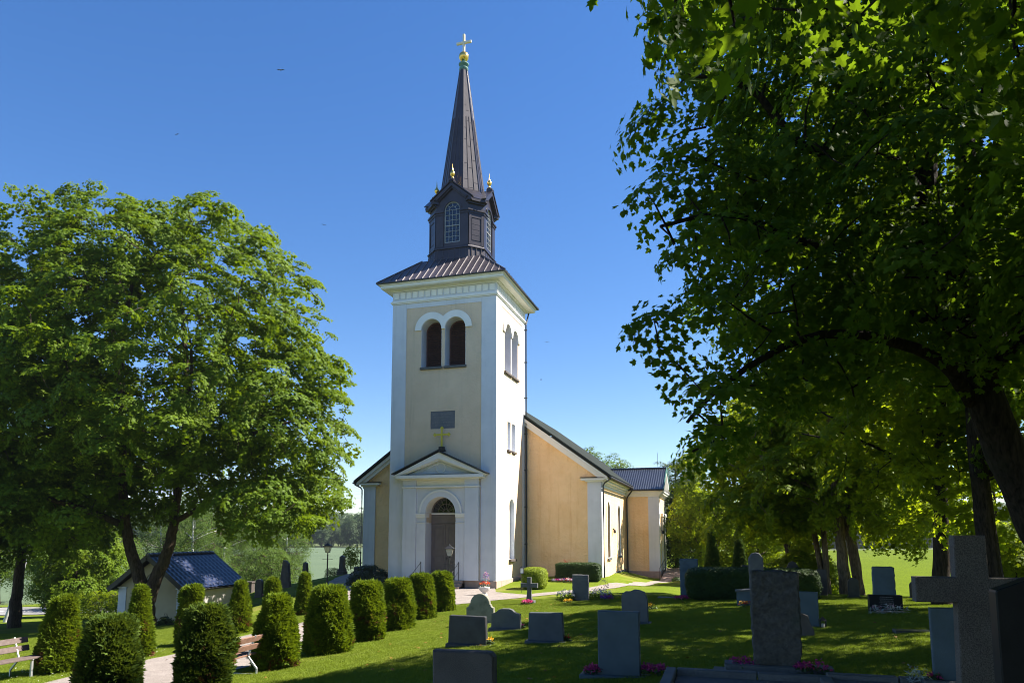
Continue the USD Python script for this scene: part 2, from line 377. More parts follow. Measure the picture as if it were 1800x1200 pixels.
bright_leaf = leaf_look('sunlit_leaf', (0.085, 0.130, 0.006), (0.160, 0.205, 0.008), (0.42, 0.52, 0.012), 0.50, 0.6, 0.14)
thuja_leaf = leaf_look('thuja_scale', (0.070, 0.115, 0.008), (0.155, 0.205, 0.012), (0.24, 0.32, 0.01), 0.30, 0.65, 0.12)
thuja_old = leaf_look('thuja_clipped', (0.045, 0.080, 0.012), (0.110, 0.150, 0.020), (0.16, 0.22, 0.015), 0.26, 0.65, 0.12)
brown_leaf = leaf_look('browned_scale', (0.12, 0.05, 0.02), (0.20, 0.09, 0.03), (0.2, 0.1, 0.03), 0.2, 0.7)
box_leaf = leaf_look('box_hedge_leaf', (0.030, 0.060, 0.014), (0.055, 0.090, 0.020), (0.08, 0.13, 0.02), 0.2, 0.45)
gold_hedge = leaf_look('golden_hedge_leaf', (0.18, 0.24, 0.010), (0.26, 0.32, 0.015), (0.35, 0.42, 0.02), 0.25, 0.55)
rhodo_leaf = leaf_look('rhododendron_leaf', (0.020, 0.038, 0.016), (0.035, 0.058, 0.022), (0.05, 0.08, 0.02), 0.15, 0.35)
silver_leaf = leaf_look('silver_leaf', (0.28, 0.32, 0.30), (0.42, 0.46, 0.44), (0.3, 0.34, 0.3), 0.2, 0.7)
grass_blade = leaf_look('grass_blade', (0.120, 0.165, 0.010), (0.190, 0.230, 0.018), (0.24, 0.32, 0.015), 0.30, 0.6, 0.25)
def petal(name, c):
    return leaf_look(name, tuple(0.8 * x for x in c), c, c, 0.25, 0.6)
pink = petal('pink_petal', (0.62, 0.06, 0.22)); magenta = petal('magenta_petal', (0.45, 0.03, 0.24)); red = petal('red_petal', (0.62, 0.025, 0.02))
yellow = petal('yellow_petal', (0.80, 0.45, 0.02)); whitep = petal('white_petal', (0.80, 0.78, 0.76)); violet = petal('violet_petal', (0.16, 0.07, 0.42)); rose = petal('rose_petal', (0.75, 0.30, 0.33))
pinkpale = petal('pale_pink_petal', (0.70, 0.42, 0.48))
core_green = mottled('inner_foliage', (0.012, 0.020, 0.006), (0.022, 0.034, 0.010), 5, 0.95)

def lawn_look():
    return look('lawn', {'g': ('geometry', {}),
        'n1': ('noise_texture', {'scale': 0.35, 'detail': 5, 'roughness': 0.6}), 'r1': ('rgb_ramp', {'ramp': [(0.30, (0.085, 0.125, 0.012)), (0.52, (0.110, 0.150, 0.016)), (0.72, (0.185, 0.180, 0.050))]}),
        'n2': ('noise_texture', {'scale': 28.0, 'detail': 3, 'roughness': 0.7}), 'r2': ('rgb_ramp', {'ramp': [(0.25, (0.55, 0.6, 0.5)), (0.75, (1.25, 1.2, 1.1))]}),
        'm': ('mix', {'mix_type': 'multiply', 'fac': 1.0}), 'n3': ('noise_texture', {'scale': 60.0, 'detail': 4}), 'b': ('bump', {'strength': 0.8, 'distance': 0.03}),
        'p': ('principled_bsdf', {'roughness': 0.95, 'specular_ior_level': 0.03})},
        [('g.position', 'n1.vector'), ('n1.fac', 'r1.fac'), ('g.position', 'n2.vector'), ('n2.fac', 'r2.fac'), ('r1.color', 'm.color1'), ('r2.color', 'm.color2'),
         ('m.color', 'p.base_color'), ('g.position', 'n3.vector'), ('n3.fac', 'b.height'), ('b.normal', 'p.normal')])
lawn_mat = lawn_look()
crop_left = mottled('blue_green_crop', (0.074, 0.104, 0.068), (0.087, 0.119, 0.077), 0.05, 0.95, spec=0.0, fine=(1.2, 0.9, 1.08), c3=(0.09, 0.115, 0.066), s3=0.03)
crop_right = mottled('bright_crop', (0.072, 0.103, 0.007), (0.086, 0.118, 0.010), 0.05, 0.95, spec=0.0, fine=(1.0, 0.85, 1.1))
rough_grass = mottled('meadow', (0.050, 0.075, 0.020), (0.085, 0.100, 0.032), 0.15, 0.95, fine=(4, 0.7, 1.2))
# ------------------------------------------------------------------ ground
def wxy(lat, d):
    """World x, y of a spot LAT metres right of the view axis and D metres ahead of the viewer."""
    return np.array([EYE[0] + lat * RH[0] + d * FH[0], EYE[1] + lat * RH[1] + d * FH[1]])
def latd(x, y):
    q = np.stack([np.asarray(x) - EYE[0], np.asarray(y) - EYE[1]], -1)
    return q @ RH, q @ FH

_c = [(0, 0, 1.58), (-3, 4, 1.25), (3, 4, 1.6), (6, 4, 1.62), (9, 3, 1.7), (0, -8, 1.8), (8, -8, 2.0), (-8, -6, 1.0), (-.6, 9, .98), (1.7, 11.6, 1.0), (4.3, 11.2, 1.15), (5.6, 9.6, 1.25), (4.5, 6, 1.45),
      (-7.9, 12.7, .12), (-6.3, 14.8, .12), (-5.6, 17.2, .1), (-4.9, 19.3, .1), (-4.35, 21.6, .1), (-3.8, 23.9, .1), (-3.4, 26.9, .09), (-2.9, 29.7, .08), (-3.2, 12, .6),
      (.8, 17, .7), (-1.1, 17.6, .58), (-.1, 20.8, .5), (-1, 23.2, .4), (3.3, 19.4, .85), (.75, 30.6, .3), (2.9, 30.6, .4), (7.4, 30, .65), (7.2, 17.5, 1.0), (10.4, 20, 1.1), (12.7, 26.6, .9), (15.2, 26.6, .88), (12, 30, .75), (17, 20, 1.2), (9, 12, 1.45), (12, 12, 1.6), (20, 12, 1.5), (20, 30, .4),
      (-10.6, 17.2, 0.0), (-9.1, 24, 0.0), (-8.4, 29, 0.0), (-10.3, 15.5, 0.0), (-13, 16, -.1), (-14, 25, -.55), (-16, 22, -.34), (-22, 20, -.5), (-30, 15, -.8), (-14, 5, .2), (-25, 0, 0.0),
      (-4, 40, 0), (-1, 38.5, 0), (1, 37.5, .02), (2.5, 38, .08), (6, 44, .2), (7, 40, .1), (10, 42, .08), (7.9, 45.6, -.08), (10, 49.7, -.24), (11.4, 52.6, -.32), (5.5, 42.6, .06), (-7, 38, 0.0), (-9, 38.5, -.3),
      (-13.8, 37.2, -.89), (-18, 48.5, -1.5), (-19, 52, -1.0), (-10.8, 42, .08), (-14.9, 49, -.63), (-16.6, 51.5, -.66), (-17.5, 50, -1.15), (-18.3, 35.7, -1.28), (-16.6, 37.5, -1.37), (-22, 41, -1.64), (-27.5, 40, -1.94), (-38, 60, -3.24), (-42, 56, -3.12), (-42, 62.5, -3.22), (-33, 58, -3.1), (-33, 63, -3.25), (-52, 58, -3.15), (-47, 72, -3.9), (-32, 46, -2.3),
      (-12, 46, -.2), (-10.8, 51.8, .2), (-13.3, 56, .05), (-15.5, 54, -.35), (-12, 57, 0.0),
      (-20, 75, -4.0), (-30, 72, -4.0), (-10, 72, -2.6), (-26, 60, -3.0), (-45, 90, -4.0), (-28, 66, -3.4), (-20, 100, -4.0), (-60, 75, -4.0), (-60, 50, -3.0),
      (15, 38, -1.4), (19, 36, -1.2), (24, 34, -1.0), (18, 50, -4.2), (28, 50, -4.6), (12, 70, -4.0), (25, 70, -5.2), (40, 60, -5.2), (36, 30, -2.5)]
_w = [(*wxy(a, b), z) for a, b, z in _c]
_w += [(3.6, 3, .2), (4.5, 6.2, .35), (8.7, 6.3, .42), (8.9, 12, .35), (8.9, 17.5, .2), (10.9, 18, -.35), (13, 12, -.2), (12.6, 15, -.33), (13.4, 20, -.2), (16, 10, .05), (18, 16, -.6), (0, 20, .2), (-9, 7, .25), (-9, 25, .0), (0, 34, -.6), (12, 30, -1.4), (20, 26, -2.2), (-3.5, -.3, .02), (3.5, -.3, .02)]
_w = np.array(_w)
_ring = []
for k in range(28):
    t = 2 * math.pi * k / 28
    for R in (120, 220):
        la, dd = R * math.cos(t), 25 + R * math.sin(t)
        zz = -4.0 if la < 0 else -5.0
        if dd < -10:
            zz = 0.5
        _ring.append((*wxy(la, dd), zz))
_pts = np.vstack([_w, _ring])
_rbf = RBFInterpolator(_pts[:, :2], _pts[:, 2], kernel='thin_plate_spline', smoothing=0.6, neighbors=None)
def _smooth(a, b, x):
    t = np.clip((x - a) / (b - a), 0, 1); return t * t * (3 - 2 * t)
def ground(x, y):
    x, y = np.atleast_1d(np.asarray(x, float)), np.atleast_1d(np.asarray(y, float))
    sh = x.shape
    q = np.stack([x.ravel(), y.ravel()], 1)
    la, dd = latd(q[:, 0], q[:, 1])
    rr = np.hypot(la, dd - 25)
    far = np.where(la < 0, -4.0, -5.2)
    far = -4.6 + 0.6 * np.tanh(-la / 40.0)
    far = np.where(dd < 0, far + _smooth(0, -60, dd) * 5.0, far)
    n = meshkit.fbm(np.c_[q / 260.0, np.zeros(len(q))], 3, 7) - 0.5
    hill = _smooth(330, 900, rr) * (16 + 30 * n) + _smooth(900, 2500, rr) * 25
    hill = np.where(la > 60, hill * 1.2 + _smooth(250, 800, rr) * 6, hill)
    w = _smooth(95, 150, rr)
    near = np.zeros(len(q))
    k = rr < 152
    if k.any():
        near[k] = _rbf(q[k])
    z = near * (1 - w) + (far + hill) * w
    return z.reshape(sh)
def gz(x, y):
    return float(ground(x, y)[0])
def at(lat, d):
    """Point on the ground LAT right and D ahead."""
    x, y = wxy(lat, d)
    return np.array([x, y, gz(x, y)])

def axis_steps(lim, fine, ratio):
    s, v, st = [0.0], 0.0, fine
    while v < lim:
        v += st
        s.append(v)
        if v > 45:
            st *= ratio
    return np.array(s)
_a = axis_steps(3200, 0.6, 1.09)
_lat = np.concatenate([-_a[::-1], _a[1:]])
_b = axis_steps(3600, 0.6, 1.09)
_dep = np.concatenate([-axis_steps(400, 0.8, 1.2)[::-1], _b[1:]])
# the fine zone ahead reaches 60 m
_LA, _DD = np.meshgrid(_lat, _dep, indexing='ij')
_X = EYE[0] + _LA * RH[0] + _DD * FH[0]
_Y = EYE[1] + _LA * RH[1] + _DD * FH[1]
_Z = ground(_X, _Y)
_nA, _nB = _LA.shape
_i, _j = np.meshgrid(np.arange(_nA - 1), np.arange(_nB - 1), indexing='ij')
_q = np.stack([_i * _nB + _j, (_i + 1) * _nB + _j, (_i + 1) * _nB + _j + 1, _i * _nB + _j + 1], -1).reshape(-1, 4)
_V = np.stack([_X, _Y, _Z], -1).reshape(-1, 3)
# which sheet a cell belongs to
_cl = _LA[:-1, :-1].ravel() + 0.01; _cd = _DD[:-1, :-1].ravel() + 0.01
_rr = np.hypot(_cl, _cd - 25)
_leftf = (_cl < -6) & (_cd > 74) & (_cd < 345) & (_cl > -0.95 * _cd)
_rightf = (_cl > 8) & (_cd > 62) & (_cd < 330)
_lawn = (_rr < 68) & ~_leftf & ~_rightf
def ground_sheet(name, mask, mat):
    q = _q[mask]
    idx, inv = np.unique(q, return_inverse=True)
    inv = inv.reshape(q.shape)
    m = usdkit.mesh(stage, '/World/' + name, (_V[idx], inv), mat, True)
    tag(m, kind='structure')
ground_sheet('lawn', _lawn, lawn_mat)
ground_sheet('crop_field', _leftf, crop_left)
ground_sheet('meadow_field', _rightf, crop_right)
ground_sheet('terrain', ~(_lawn | _leftf | _rightf), rough_grass)

_tri = None
def drape(poly, lift, step=0.35):
    """A flat sheet over the ground: the polygon (world x, y) cut into small cells and laid LIFT above the ground."""
    x0, y0, x1, y1 = poly.bounds
    inner = []
    xs, ys = np.arange(x0, x1 + step, step), np.arange(y0, y1 + step, step)
    pts = np.array([(x, y) for x in xs for y in ys])
    ok = shapely.contains_xy(poly.buffer(-step * 0.4), pts[:, 0], pts[:, 1])
    edge = []
    for g in getattr(poly, 'geoms', [poly]):
        for ring in [g.exterior, *g.interiors]:
            n = max(8, int(ring.length / step))
            edge += [ring.interpolate(k / n, normalized=True).coords[0] for k in range(n)]
    allp = np.vstack([pts[ok], np.array(edge)])
    from scipy.spatial import Delaunay
    t = Delaunay(allp).simplices
    c = allp[t].mean(1)
    t = t[shapely.contains_xy(poly, c[:, 0], c[:, 1])]
    e1, e2 = allp[t[:, 1]] - allp[t[:, 0]], allp[t[:, 2]] - allp[t[:, 0]]
    cr = e1[:, 0] * e2[:, 1] - e1[:, 1] * e2[:, 0]
    t = np.where((cr < 0)[:, None], t[:, ::-1], t)
    z = ground(allp[:, 0], allp[:, 1]) + lift
    return trimesh.Trimesh(np.c_[allp, z], t, process=False)

def wavy(pts, w, seed, amp=0.17):
    """A strip of changing width along a centre line."""
    l = LineString(pts)
    p = l.buffer(w, cap_style=2, join_style=1)
    rng = np.random.default_rng(seed)
    out = []
    n = int(p.exterior.length / 0.22)
    for k in range(n):
        q = p.exterior.interpolate(k / n, normalized=True)
        s = amp * (meshkit.noise(np.array([[q.x * 1.7, q.y * 1.7, seed]]))[0] - 0.5) * 2 + rng.normal(0, 0.03)
        c = l.interpolate(l.project(q))
        d = np.array([q.x - c.x, q.y - c.y]); L = np.hypot(*d) + 1e-9
        out.append((q.x + d[0] / L * s, q.y + d[1] / L * s))
    return Polygon(out).buffer(0)

P_ = lambda *a: [tuple(wxy(l, d)) for l, d in a]
_walk = wavy(P_((-10.4, 4), (-10.1, 9), (-9.4, 13), (-8.45, 16.5), (-7.55, 19.4), (-6.95, 22.4), (-6.1, 26), (-5.4, 29), (-4.6, 33), (-3.8, 36)), 1.62, 3)
_fore = Polygon(P_((-5.6, 31.5), (-3.6, 31.2), (-1.8, 32.6), (0.2, 35.0), (1.4, 37.0), (0.5, 38.4), (-.9, 40.0), (-1.0, 42.4), (-7.7, 44.4), (-7.4, 40), (-7.0, 37.5), (-6.4, 34))).buffer(.5).buffer(-.5)
_east = wavy(P_((-1.5, 36.0), (0.3, 36.9), (3.2, 39.4), (5.5, 42.3), (7.9, 45.6), (10.0, 49.7), (11.6, 53.2)), 0.66, 8)
_north = wavy(P_((-5.2, 35.5), (-8.2, 38.8), (-10.4, 42.6), (-11.9, 47), (-11.9, 52), (-11.5, 56)), 0.85, 11)
_pathpoly = unary_union([_walk, _fore, _east, _north]).buffer(0.15).buffer(-0.15)
_tower_foot = sbox(-3.6, -0.1, 3.6, 6.5)
_pathpoly = _pathpoly.difference(_tower_foot)
gp = usdkit.mesh(stage, '/World/gravel_path', drape(_pathpoly, 0.02), gravel, True)
tag(gp, kind='structure')
# country road beyond the lawn
_road = LineString(P_((-120, 66), (-70, 60.5), (-42, 59.2), (-30, 61.5), (-22, 67), (-10, 88))).buffer(3.5, cap_style=2)
rd = usdkit.mesh(stage, '/World/road', drape(_road, 0.05, 1.6), asphalt, True)
tag(rd, kind='structure')
for off in (-3.1, 0.0, 3.1):
    ln = LineString(P_((-120, 66), (-70, 60.5), (-42, 59.2), (-30, 61.5), (-22, 67), (-10, 88))).parallel_offset(abs(off), 'left' if off > 0 else 'right') if off else LineString(P_((-120, 66), (-70, 60.5), (-42, 59.2), (-30, 61.5), (-22, 67)))
    m = usdkit.mesh(stage, numbered('/World', 'road_marking'), drape(ln.buffer(0.11, cap_style=2), 0.075, 1.6), road_paint, True)
    tag(m, kind='structure')
# ------------------------------------------------------------------ church
church = thing('church', 'pale yellow church with white corners, tall west tower and dark copper spire', 'church')
H, D, XN = 3.5, 6.46, 8.72
CY = D / 2
CP = lambda name, mesh, mat, smooth=False, **k: part(church, name, mesh, mat, smooth, **k)

def both(m, axis=0, c=0.0):
    m2 = m.copy(); v = np.array(m2.vertices); v[:, axis] = 2 * c - v[:, axis]
    return trimesh.Trimesh(v, np.array(m2.faces)[:, ::-1], process=False)

# tower walls: yellow plaster set 3 cm behind the white corners
front = Polygon([(-3.464, 0.3), (3.464, 0.3), (3.464, 17.9), (-3.464, 17.9)])
bel = [arch(c, 0.685, 13.57, 15.97) for c in (-0.795, 0.795)]
doorhole = arch(0, 0.98, 0.3, 4.48)
front = front.difference(unary_union(bel + [doorhole, sbox(-0.80, 9.66, 0.82, 10.76)]))
right = Polygon([(0.06, 0.305), (6.40, 0.305), (6.40, 17.89), (0.06, 17.89)])
belr = [arch(CY + c, 0.685, 13.45, 15.95) for c in (-0.795, 0.795)]
slits = [sbox(2.37, 8.5, 3.08, 10.33), sbox(3.40, 8.5, 4.11, 10.33)]
niche = arch(3.34, 0.55, 1.6, 4.9)
right = right.difference(unary_union(belr + slits + [niche]))
CP('tower_wall', extr(front, 0.03, 1.05, 'xz'), cream)
CP('tower_wall', extr(right, 3.47, 2.45, 'yz'), cream, label='sunlit south wall of the tower')
CP('tower_wall', cat(bx(-3.47, -2.45, 1.05, 6.43, 0.3, 17.9), bx(-2.45, 2.45, 5.6, 6.43, 0.3, 17.9)), cream)
for sx in (-1, 1):
    for y0, y1 in ((0.0, 0.97), (5.82, 6.46)):
        CP('corner_band', bbx(min(sx * 2.52, sx * 3.5), max(sx * 2.52, sx * 3.5), y0, y1, 0.44, 17.80, 0.012), white)
CP('top_band', bx(-2.52, 2.52, 0.004, 0.1, 17.47, 17.80), white)
CP('top_band', bx(3.4, 3.496, 0.97, 5.82, 17.47, 17.80), white)
# white reveals of the belfry openings, louvres
def reveal_arch(cx, w, z0, zs, depth, t=0.012):
    return arch(cx, w - 0.001, z0, zs).difference(arch(cx, w - t, z0 + t, zs))
for c in (-0.795, 0.795):
    CP('window_reveal', extr(reveal_arch(c, 0.687, 13.57, 15.97, 0.8), 0.02, 0.80, 'xz'), white)
    wn = CP('belfry_louvre', extr(arch(c, 0.674, 13.58, 15.97).difference(arch(c, 0.60, 13.66, 15.97)), 0.78, 0.86, 'xz'), louvre)
    sl = []
    for k in range(22):
        z = 13.72 + k * 0.132
        hw = 0.60 if z < 15.97 else math.sqrt(max(0.0, 0.6 ** 2 - (z - 15.97) ** 2))
        if hw > 0.12:
            sl.append(hull([(c - hw, .80, z), (c + hw, .80, z), (c - hw, .815, z - .012), (c + hw, .815, z - .012), (c - hw, .90, z + .10), (c + hw, .90, z + .10), (c - hw, .91, z + .085), (c + hw, .91, z + .085)]))
    part(wn, 'louvre_slats', cat(sl), louvre, kind='stuff')
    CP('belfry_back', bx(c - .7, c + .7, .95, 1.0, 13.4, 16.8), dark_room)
    CP('window_sill', bbx(c - 0.74, c + 0.76, -0.09, 0.06, 13.42, 13.575, 0.02), granite_grey)
    # south side: same pair
    cy = CY + c
    CP('window_reveal', extr(reveal_arch(cy, 0.687, 13.45, 15.95, 0.8), 3.48, 2.72, 'yz'), white)
    wn = CP('belfry_louvre', extr(arch(cy, 0.674, 13.46, 15.95).difference(arch(cy, 0.6, 13.55, 15.95)), 2.66, 2.74, 'yz'), louvre)
    sl = []
    for k in range(22):
        z = 13.62 + k * 0.132
        hw = 0.60 if z < 15.95 else math.sqrt(max(0.0, 0.6 ** 2 - (z - 15.95) ** 2))
        if hw > 0.12:
            sl.append(hull([(2.72, cy - hw, z), (2.72, cy + hw, z), (2.60, cy - hw, z + .10), (2.60, cy + hw, z + .10), (2.59, cy - hw, z + .085), (2.59, cy + hw, z + .085), (2.70, cy - hw, z - .012), (2.70, cy + hw, z - .012)]))
    part(wn, 'louvre_slats', cat(sl), louvre, kind='stuff')
    CP('window_sill', bbx(3.44, 3.6, cy - .75, cy + .75, 13.30, 13.455, 0.02), granite_brown)
ringf = unary_union([arch(c, 1.115, 15.97, 15.97, 24) for c in (-.795, .795)]).difference(unary_union([arch(c, .685, 15.0, 15.97, 24) for c in (-.795, .795)]))
ringf = unary_union([ringf, sbox(-1.91, 15.97, -1.48, 16.0), sbox(1.48, 15.97, 1.91, 16.0)])
CP('arch_moulding', extr(ringf, -0.06, 0.04, 'xz'), trim)
ringr = unary_union([arch(CY + c, 1.08, 15.95, 15.95, 24) for c in (-.795, .795)]).difference(unary_union([arch(CY + c, .685, 15.0, 15.95, 24) for c in (-.795, .795)]))
CP('arch_moulding', extr(ringr, 3.46, 3.56, 'yz'), trim)
def lining(poly, x0, x1, t=.012):
    return extr(poly.buffer(-.001).difference(poly.buffer(-t)), x0, x1, 'yz')
for pg in slits + [niche]:
    CP('window_reveal', lining(pg, 3.475, 3.21), white)
# blind slit windows and round-headed niche on the south side
for y0, y1 in ((2.37, 3.08), (3.40, 4.11)):
    CP('slit_window', bx(3.18, 3.22, y0 + .003, y1 - .003, 8.503, 10.327), white)
    CP('window_sill', bbx(3.44, 3.58, y0 - .05, y1 + .05, 8.38, 8.51, .015), granite_brown)
CP('niche_window', extr(arch(3.34, .548, 1.602, 4.9), 3.16, 3.2, 'yz'), white)
CP('window_sill', bbx(3.44, 3.64, 2.70, 3.98, 1.47, 1.62, .02), granite_brown)
# inscribed slab
pl = CP('inscription_slab', bbx(-.795, .815, 0.045, 0.12, 9.665, 10.755, .006), slate)
rng = np.random.default_rng(4)
st = []
for z, a, b in ((10.55, -.62, .62), (10.38, -.55, .5), (10.2, -.12, .18), (10.05, -.7, .72), (9.87, -.5, .5)):
    x = a
    while x < b:
        w_ = rng.uniform(.018, .05)
        st.append(bx(x, x + w_ * .4, .040, .046, z - .045, z + .045))
        st.append(bx(x, x + w_, .0405, .046, z - .045 + rng.uniform(0, .07), z - .03 + rng.uniform(0, .07)))
        x += w_ + rng.uniform(.02, .06)
part(pl, 'worn_lettering', cat(st), slate_line, kind='stuff')
# gilded cross over the pediment
def budded_cross(cx, y, z0, z1, arm, zc, t=0.055):
    ms = [bbx(cx - t, cx + t, y - .03, y + .03, z0, z1 - .1, .008), bbx(cx - arm + .1, cx + arm - .1, y - .027, y + .027, zc - t, zc + t, .008)]
    for px, pz, ax in ((cx, z1 - .1, (0, 1)), (cx - arm + .1, zc, (-1, 0)), (cx + arm - .1, zc, (1, 0))):
        for dx, dz in ((ax[0] * .05, ax[1] * .05), (ax[1] * .06, ax[0] * .06), (-ax[1] * .06, -ax[0] * .06)):
            s = trimesh.creation.icosphere(2, .062); s.apply_scale([1, .6, 1]); ms.append(moved(s, px + dx, y, pz + dz))
    ms.append(moved(trimesh.creation.cylinder(.09, .05, transform=trimesh.transformations.rotation_matrix(math.pi / 2, [1, 0, 0])), cx, y, zc))
    return cat(ms)
CP('gilded_cross', budded_cross(.10, -.30, 8.30, 9.74, .56, 9.24), old_gold, True)
CP('cross_foot', cat(bbx(-.11, .31, -.45, -.15, 8.2, 8.34, .02), bbx(-.07, .27, -.42, -.18, 8.34, 8.50, .02)), black_iron)

# plinth
CP('granite_plinth', bbx(-3.56, -1.55, -.07, .9, -.7, .47, .02), granite_red)
CP('granite_plinth', bbx(1.55, 3.56, -.07, .9, -.7, .47, .02), granite_red)
CP('granite_plinth', bbx(2.6, 3.555, .92, 6.4, -.7, .44, .02), granite_red)
CP('granite_plinth', bbx(-3.555, -2.6, .92, 6.4, -.7, .44, .02), granite_red)
# portal
portal = Polygon([(-2.46, .47), (2.46, .47), (2.46, 6.05), (-2.46, 6.05)]).difference(arch(0, .98, .3, 4.48))
CP('portal_wall', extr(portal, -.14, .028, 'xz'), white)
for sx in (-1, 1):
    CP('portal_pilaster', bbx(min(sx * 1.58, sx * 2.47), max(sx * 1.58, sx * 2.47), -.24, .02, .472, 6.02, .01), white)
CP('portal_architrave', bbx(-2.52, 2.52, -.30, .025, 6.02, 6.10, .01), trim)
CP('portal_frieze', bx(-2.46, 2.46, -.19, .024, 6.10, 6.50), mottled('cream_frieze', (.66, .60, .47), (.72, .66, .53), 1.5, .9))
for sx in (-1, 1):
    CP('frieze_block', bx(min(sx * 1.58, sx * 2.47), max(sx * 1.58, sx * 2.47), -.24, -.185, 6.10, 6.50), white)
CP('portal_cornice', cat(bbx(-2.58, 2.58, -.34, .023, 6.50, 6.58, .01), bbx(-2.85, 2.85, -.52, .022, 6.58, 6.78, .015)), trim)
CP('pediment_ledge', bx(-2.84, 2.84, -.50, .02, 6.782, 6.80), black_iron)
CP('tympanum', extr(Polygon([(-2.5, 6.80), (2.5, 6.80), (0, 7.82)]), -.16, .018, 'xz'), white)
tri = lambda a, b, h: Polygon([(-a, b), (a, b), (0, b + h)])
CP('tympanum_relief', extr(tri(1.75, 6.86, .72).difference(tri(1.62, 6.88, .655)), -.19, -.155, 'xz'), trim)
CP('tympanum_relief', extr(Point(0, 7.22).buffer(.32).difference(Point(0, 7.22).buffer(.27)), -.20, -.15, 'xz'), trim)
sl_ = (7.98 - 6.80) / 3.0
for sx in (-1, 1):
    rk = Polygon([(sx * 3.02, 6.76), (0, 8.14), (0, 7.76), (sx * 2.55, 6.80), (sx * 2.85, 6.72)])
    CP('raking_cornice', extr(rk, -.50 - .004 * (sx > 0), .02, 'xz'), trim)
    rk2 = Polygon([(sx * 2.78, 6.74), (0, 7.78), (0, 7.66), (sx * 2.5, 6.74)])
    CP('raking_cornice', extr(rk2, -.40 - .004 * (sx > 0), .02, 'xz'), trim)
    CP('pediment_roof', slab(*( [(0, -.58, 8.24), (sx * 3.1, -.58, 6.83), (sx * 3.1, .03, 6.83), (0, .03, 8.24)] if sx < 0 else [(0, -.585, 8.24), (0, .03, 8.24), (3.1, .03, 6.83), (3.1, -.585, 6.83)][::-1]), .07), black_iron)
# door surround
CP('door_arch', extr(arch(0, 1.38, 4.48, 4.48, 32).difference(arch(0, .98, 4.0, 4.48, 32)), -.20, -.13, 'xz'), white)
CP('door_arch', extr(arch(0, 1.40, 4.48, 4.48, 32).difference(arch(0, 1.30, 4.0, 4.48, 32)), -.225, -.13, 'xz'), trim)
for sx in (-1, 1):
    a, b = (sx * .97, sx * 1.60)
    CP('impost', cat(bbx(min(a, b), max(a, b), -.235, .45, 4.36, 4.47, .012), bbx(min(a, b) + .02 * (sx < 0), max(a, b) - .02 * (sx > 0), -.205, .42, 4.22, 4.37, .01)), trim)
    CP('impost', bbx(min(a, b), max(a, b), -.19, .4, 3.87, 3.92, .01), trim)
    CP('door_jamb', bbx(min(sx * .972, sx * 1.56), max(sx * .972, sx * 1.56), -.165, .82, .47, 3.88, .006), white)
CP('door_soffit', extr(arch(0, .995, 4.48, 4.48, 32).difference(arch(0, .972, 4.4, 4.48, 32)), -.12, .82, 'xz'), trim)
# door
door = CP('door', bx(-.98, .98, .80, .88, .4, 4.46), door_paint)
part(door, 'overdoor_panel', bbx(-.95, .95, .76, .81, 3.86, 4.40, .015), door_paint)
part(door, 'door_transom', bbx(-.97, .97, .72, .81, 4.40, 4.50, .02), trim)
part(door, 'door_transom', bbx(-.97, .97, .74, .81, 3.80, 3.86, .015), door_paint)
for sx in (-1, 1):
    part(door, 'door_leaf', bx(min(sx * .012, sx * .95), max(sx * .012, sx * .95), .77, .81, .48, 3.79), door_paint)
    for z0, z1 in ((.62, 1.30), (1.44, 1.98), (2.12, 3.62)):
        a, b = sorted((sx * .14, sx * .82))
        part(door, 'door_panel', cat(extr(sbox(a, z0, b, z1).difference(sbox(a + .05, z0 + .05, b - .05, z1 - .05)), .745, .772, 'xz'), bbx(a + .1, b - .1, .755, .775, z0 + .1, z1 - .1, .012)), door_paint)
part(door, 'door_handle', cat(bx(.06, .09, .72, .77, 1.62, 1.80), tube([(.075, .71, 1.72), (.19, .70, 1.72)], .012, 6)), black_iron)
fan = CP('fanlight', extr(arch(0, .97, 4.50, 4.50, 32).difference(arch(0, .86, 4.54, 4.54, 32)), .74, .82, 'xz'), door_paint)
part(fan, 'pane', extr(arch(0, .87, 4.53, 4.54, 32), .79, .796, 'xz'), pane)
mun = []
for k in range(1, 8):
    a = math.pi * k / 8
    mun.append(bar((.18 * math.cos(a), .775, 4.54 + .18 * math.sin(a)), (.87 * math.cos(a), .775, 4.54 + .87 * math.sin(a)), .022, .022, up=(0, 1, 0)))
for r in (.18, .52):
    mun.append(extr(arch(0, r + .012, 4.54, 4.54, 24).difference(arch(0, r - .012, 4.5, 4.54, 24)), .766, .788, 'xz'))
part(fan, 'glazing_bars', cat(mun), door_paint)
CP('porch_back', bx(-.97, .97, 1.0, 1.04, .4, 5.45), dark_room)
for k in range(3):
    CP('door_step', bbx(-1.5 + .0 * k, 1.5, -.95 + .32 * k, .9, -.6 + .0 * k, .16 * (k + 1) - .003 * k, .015), granite_red)
for sx in (-1, 1):
    x = sx * 1.22
    CP('stair_railing', cat(tube([(x, -1.25, .0), (x, -1.25, .98)], .018, 6), tube([(x, -.20, .45), (x, -.20, 1.55)], .018, 6), tube([(x, -2.0, .72), (x, -1.75, .80), (x, -1.25, .98), (x, -.35, 1.42), (x, -.2, 1.55), (x, -.12, 1.50)], .016, 6), tube([(x, -1.25, .45), (x, -.2, 1.0)], .011, 6)), black_iron)

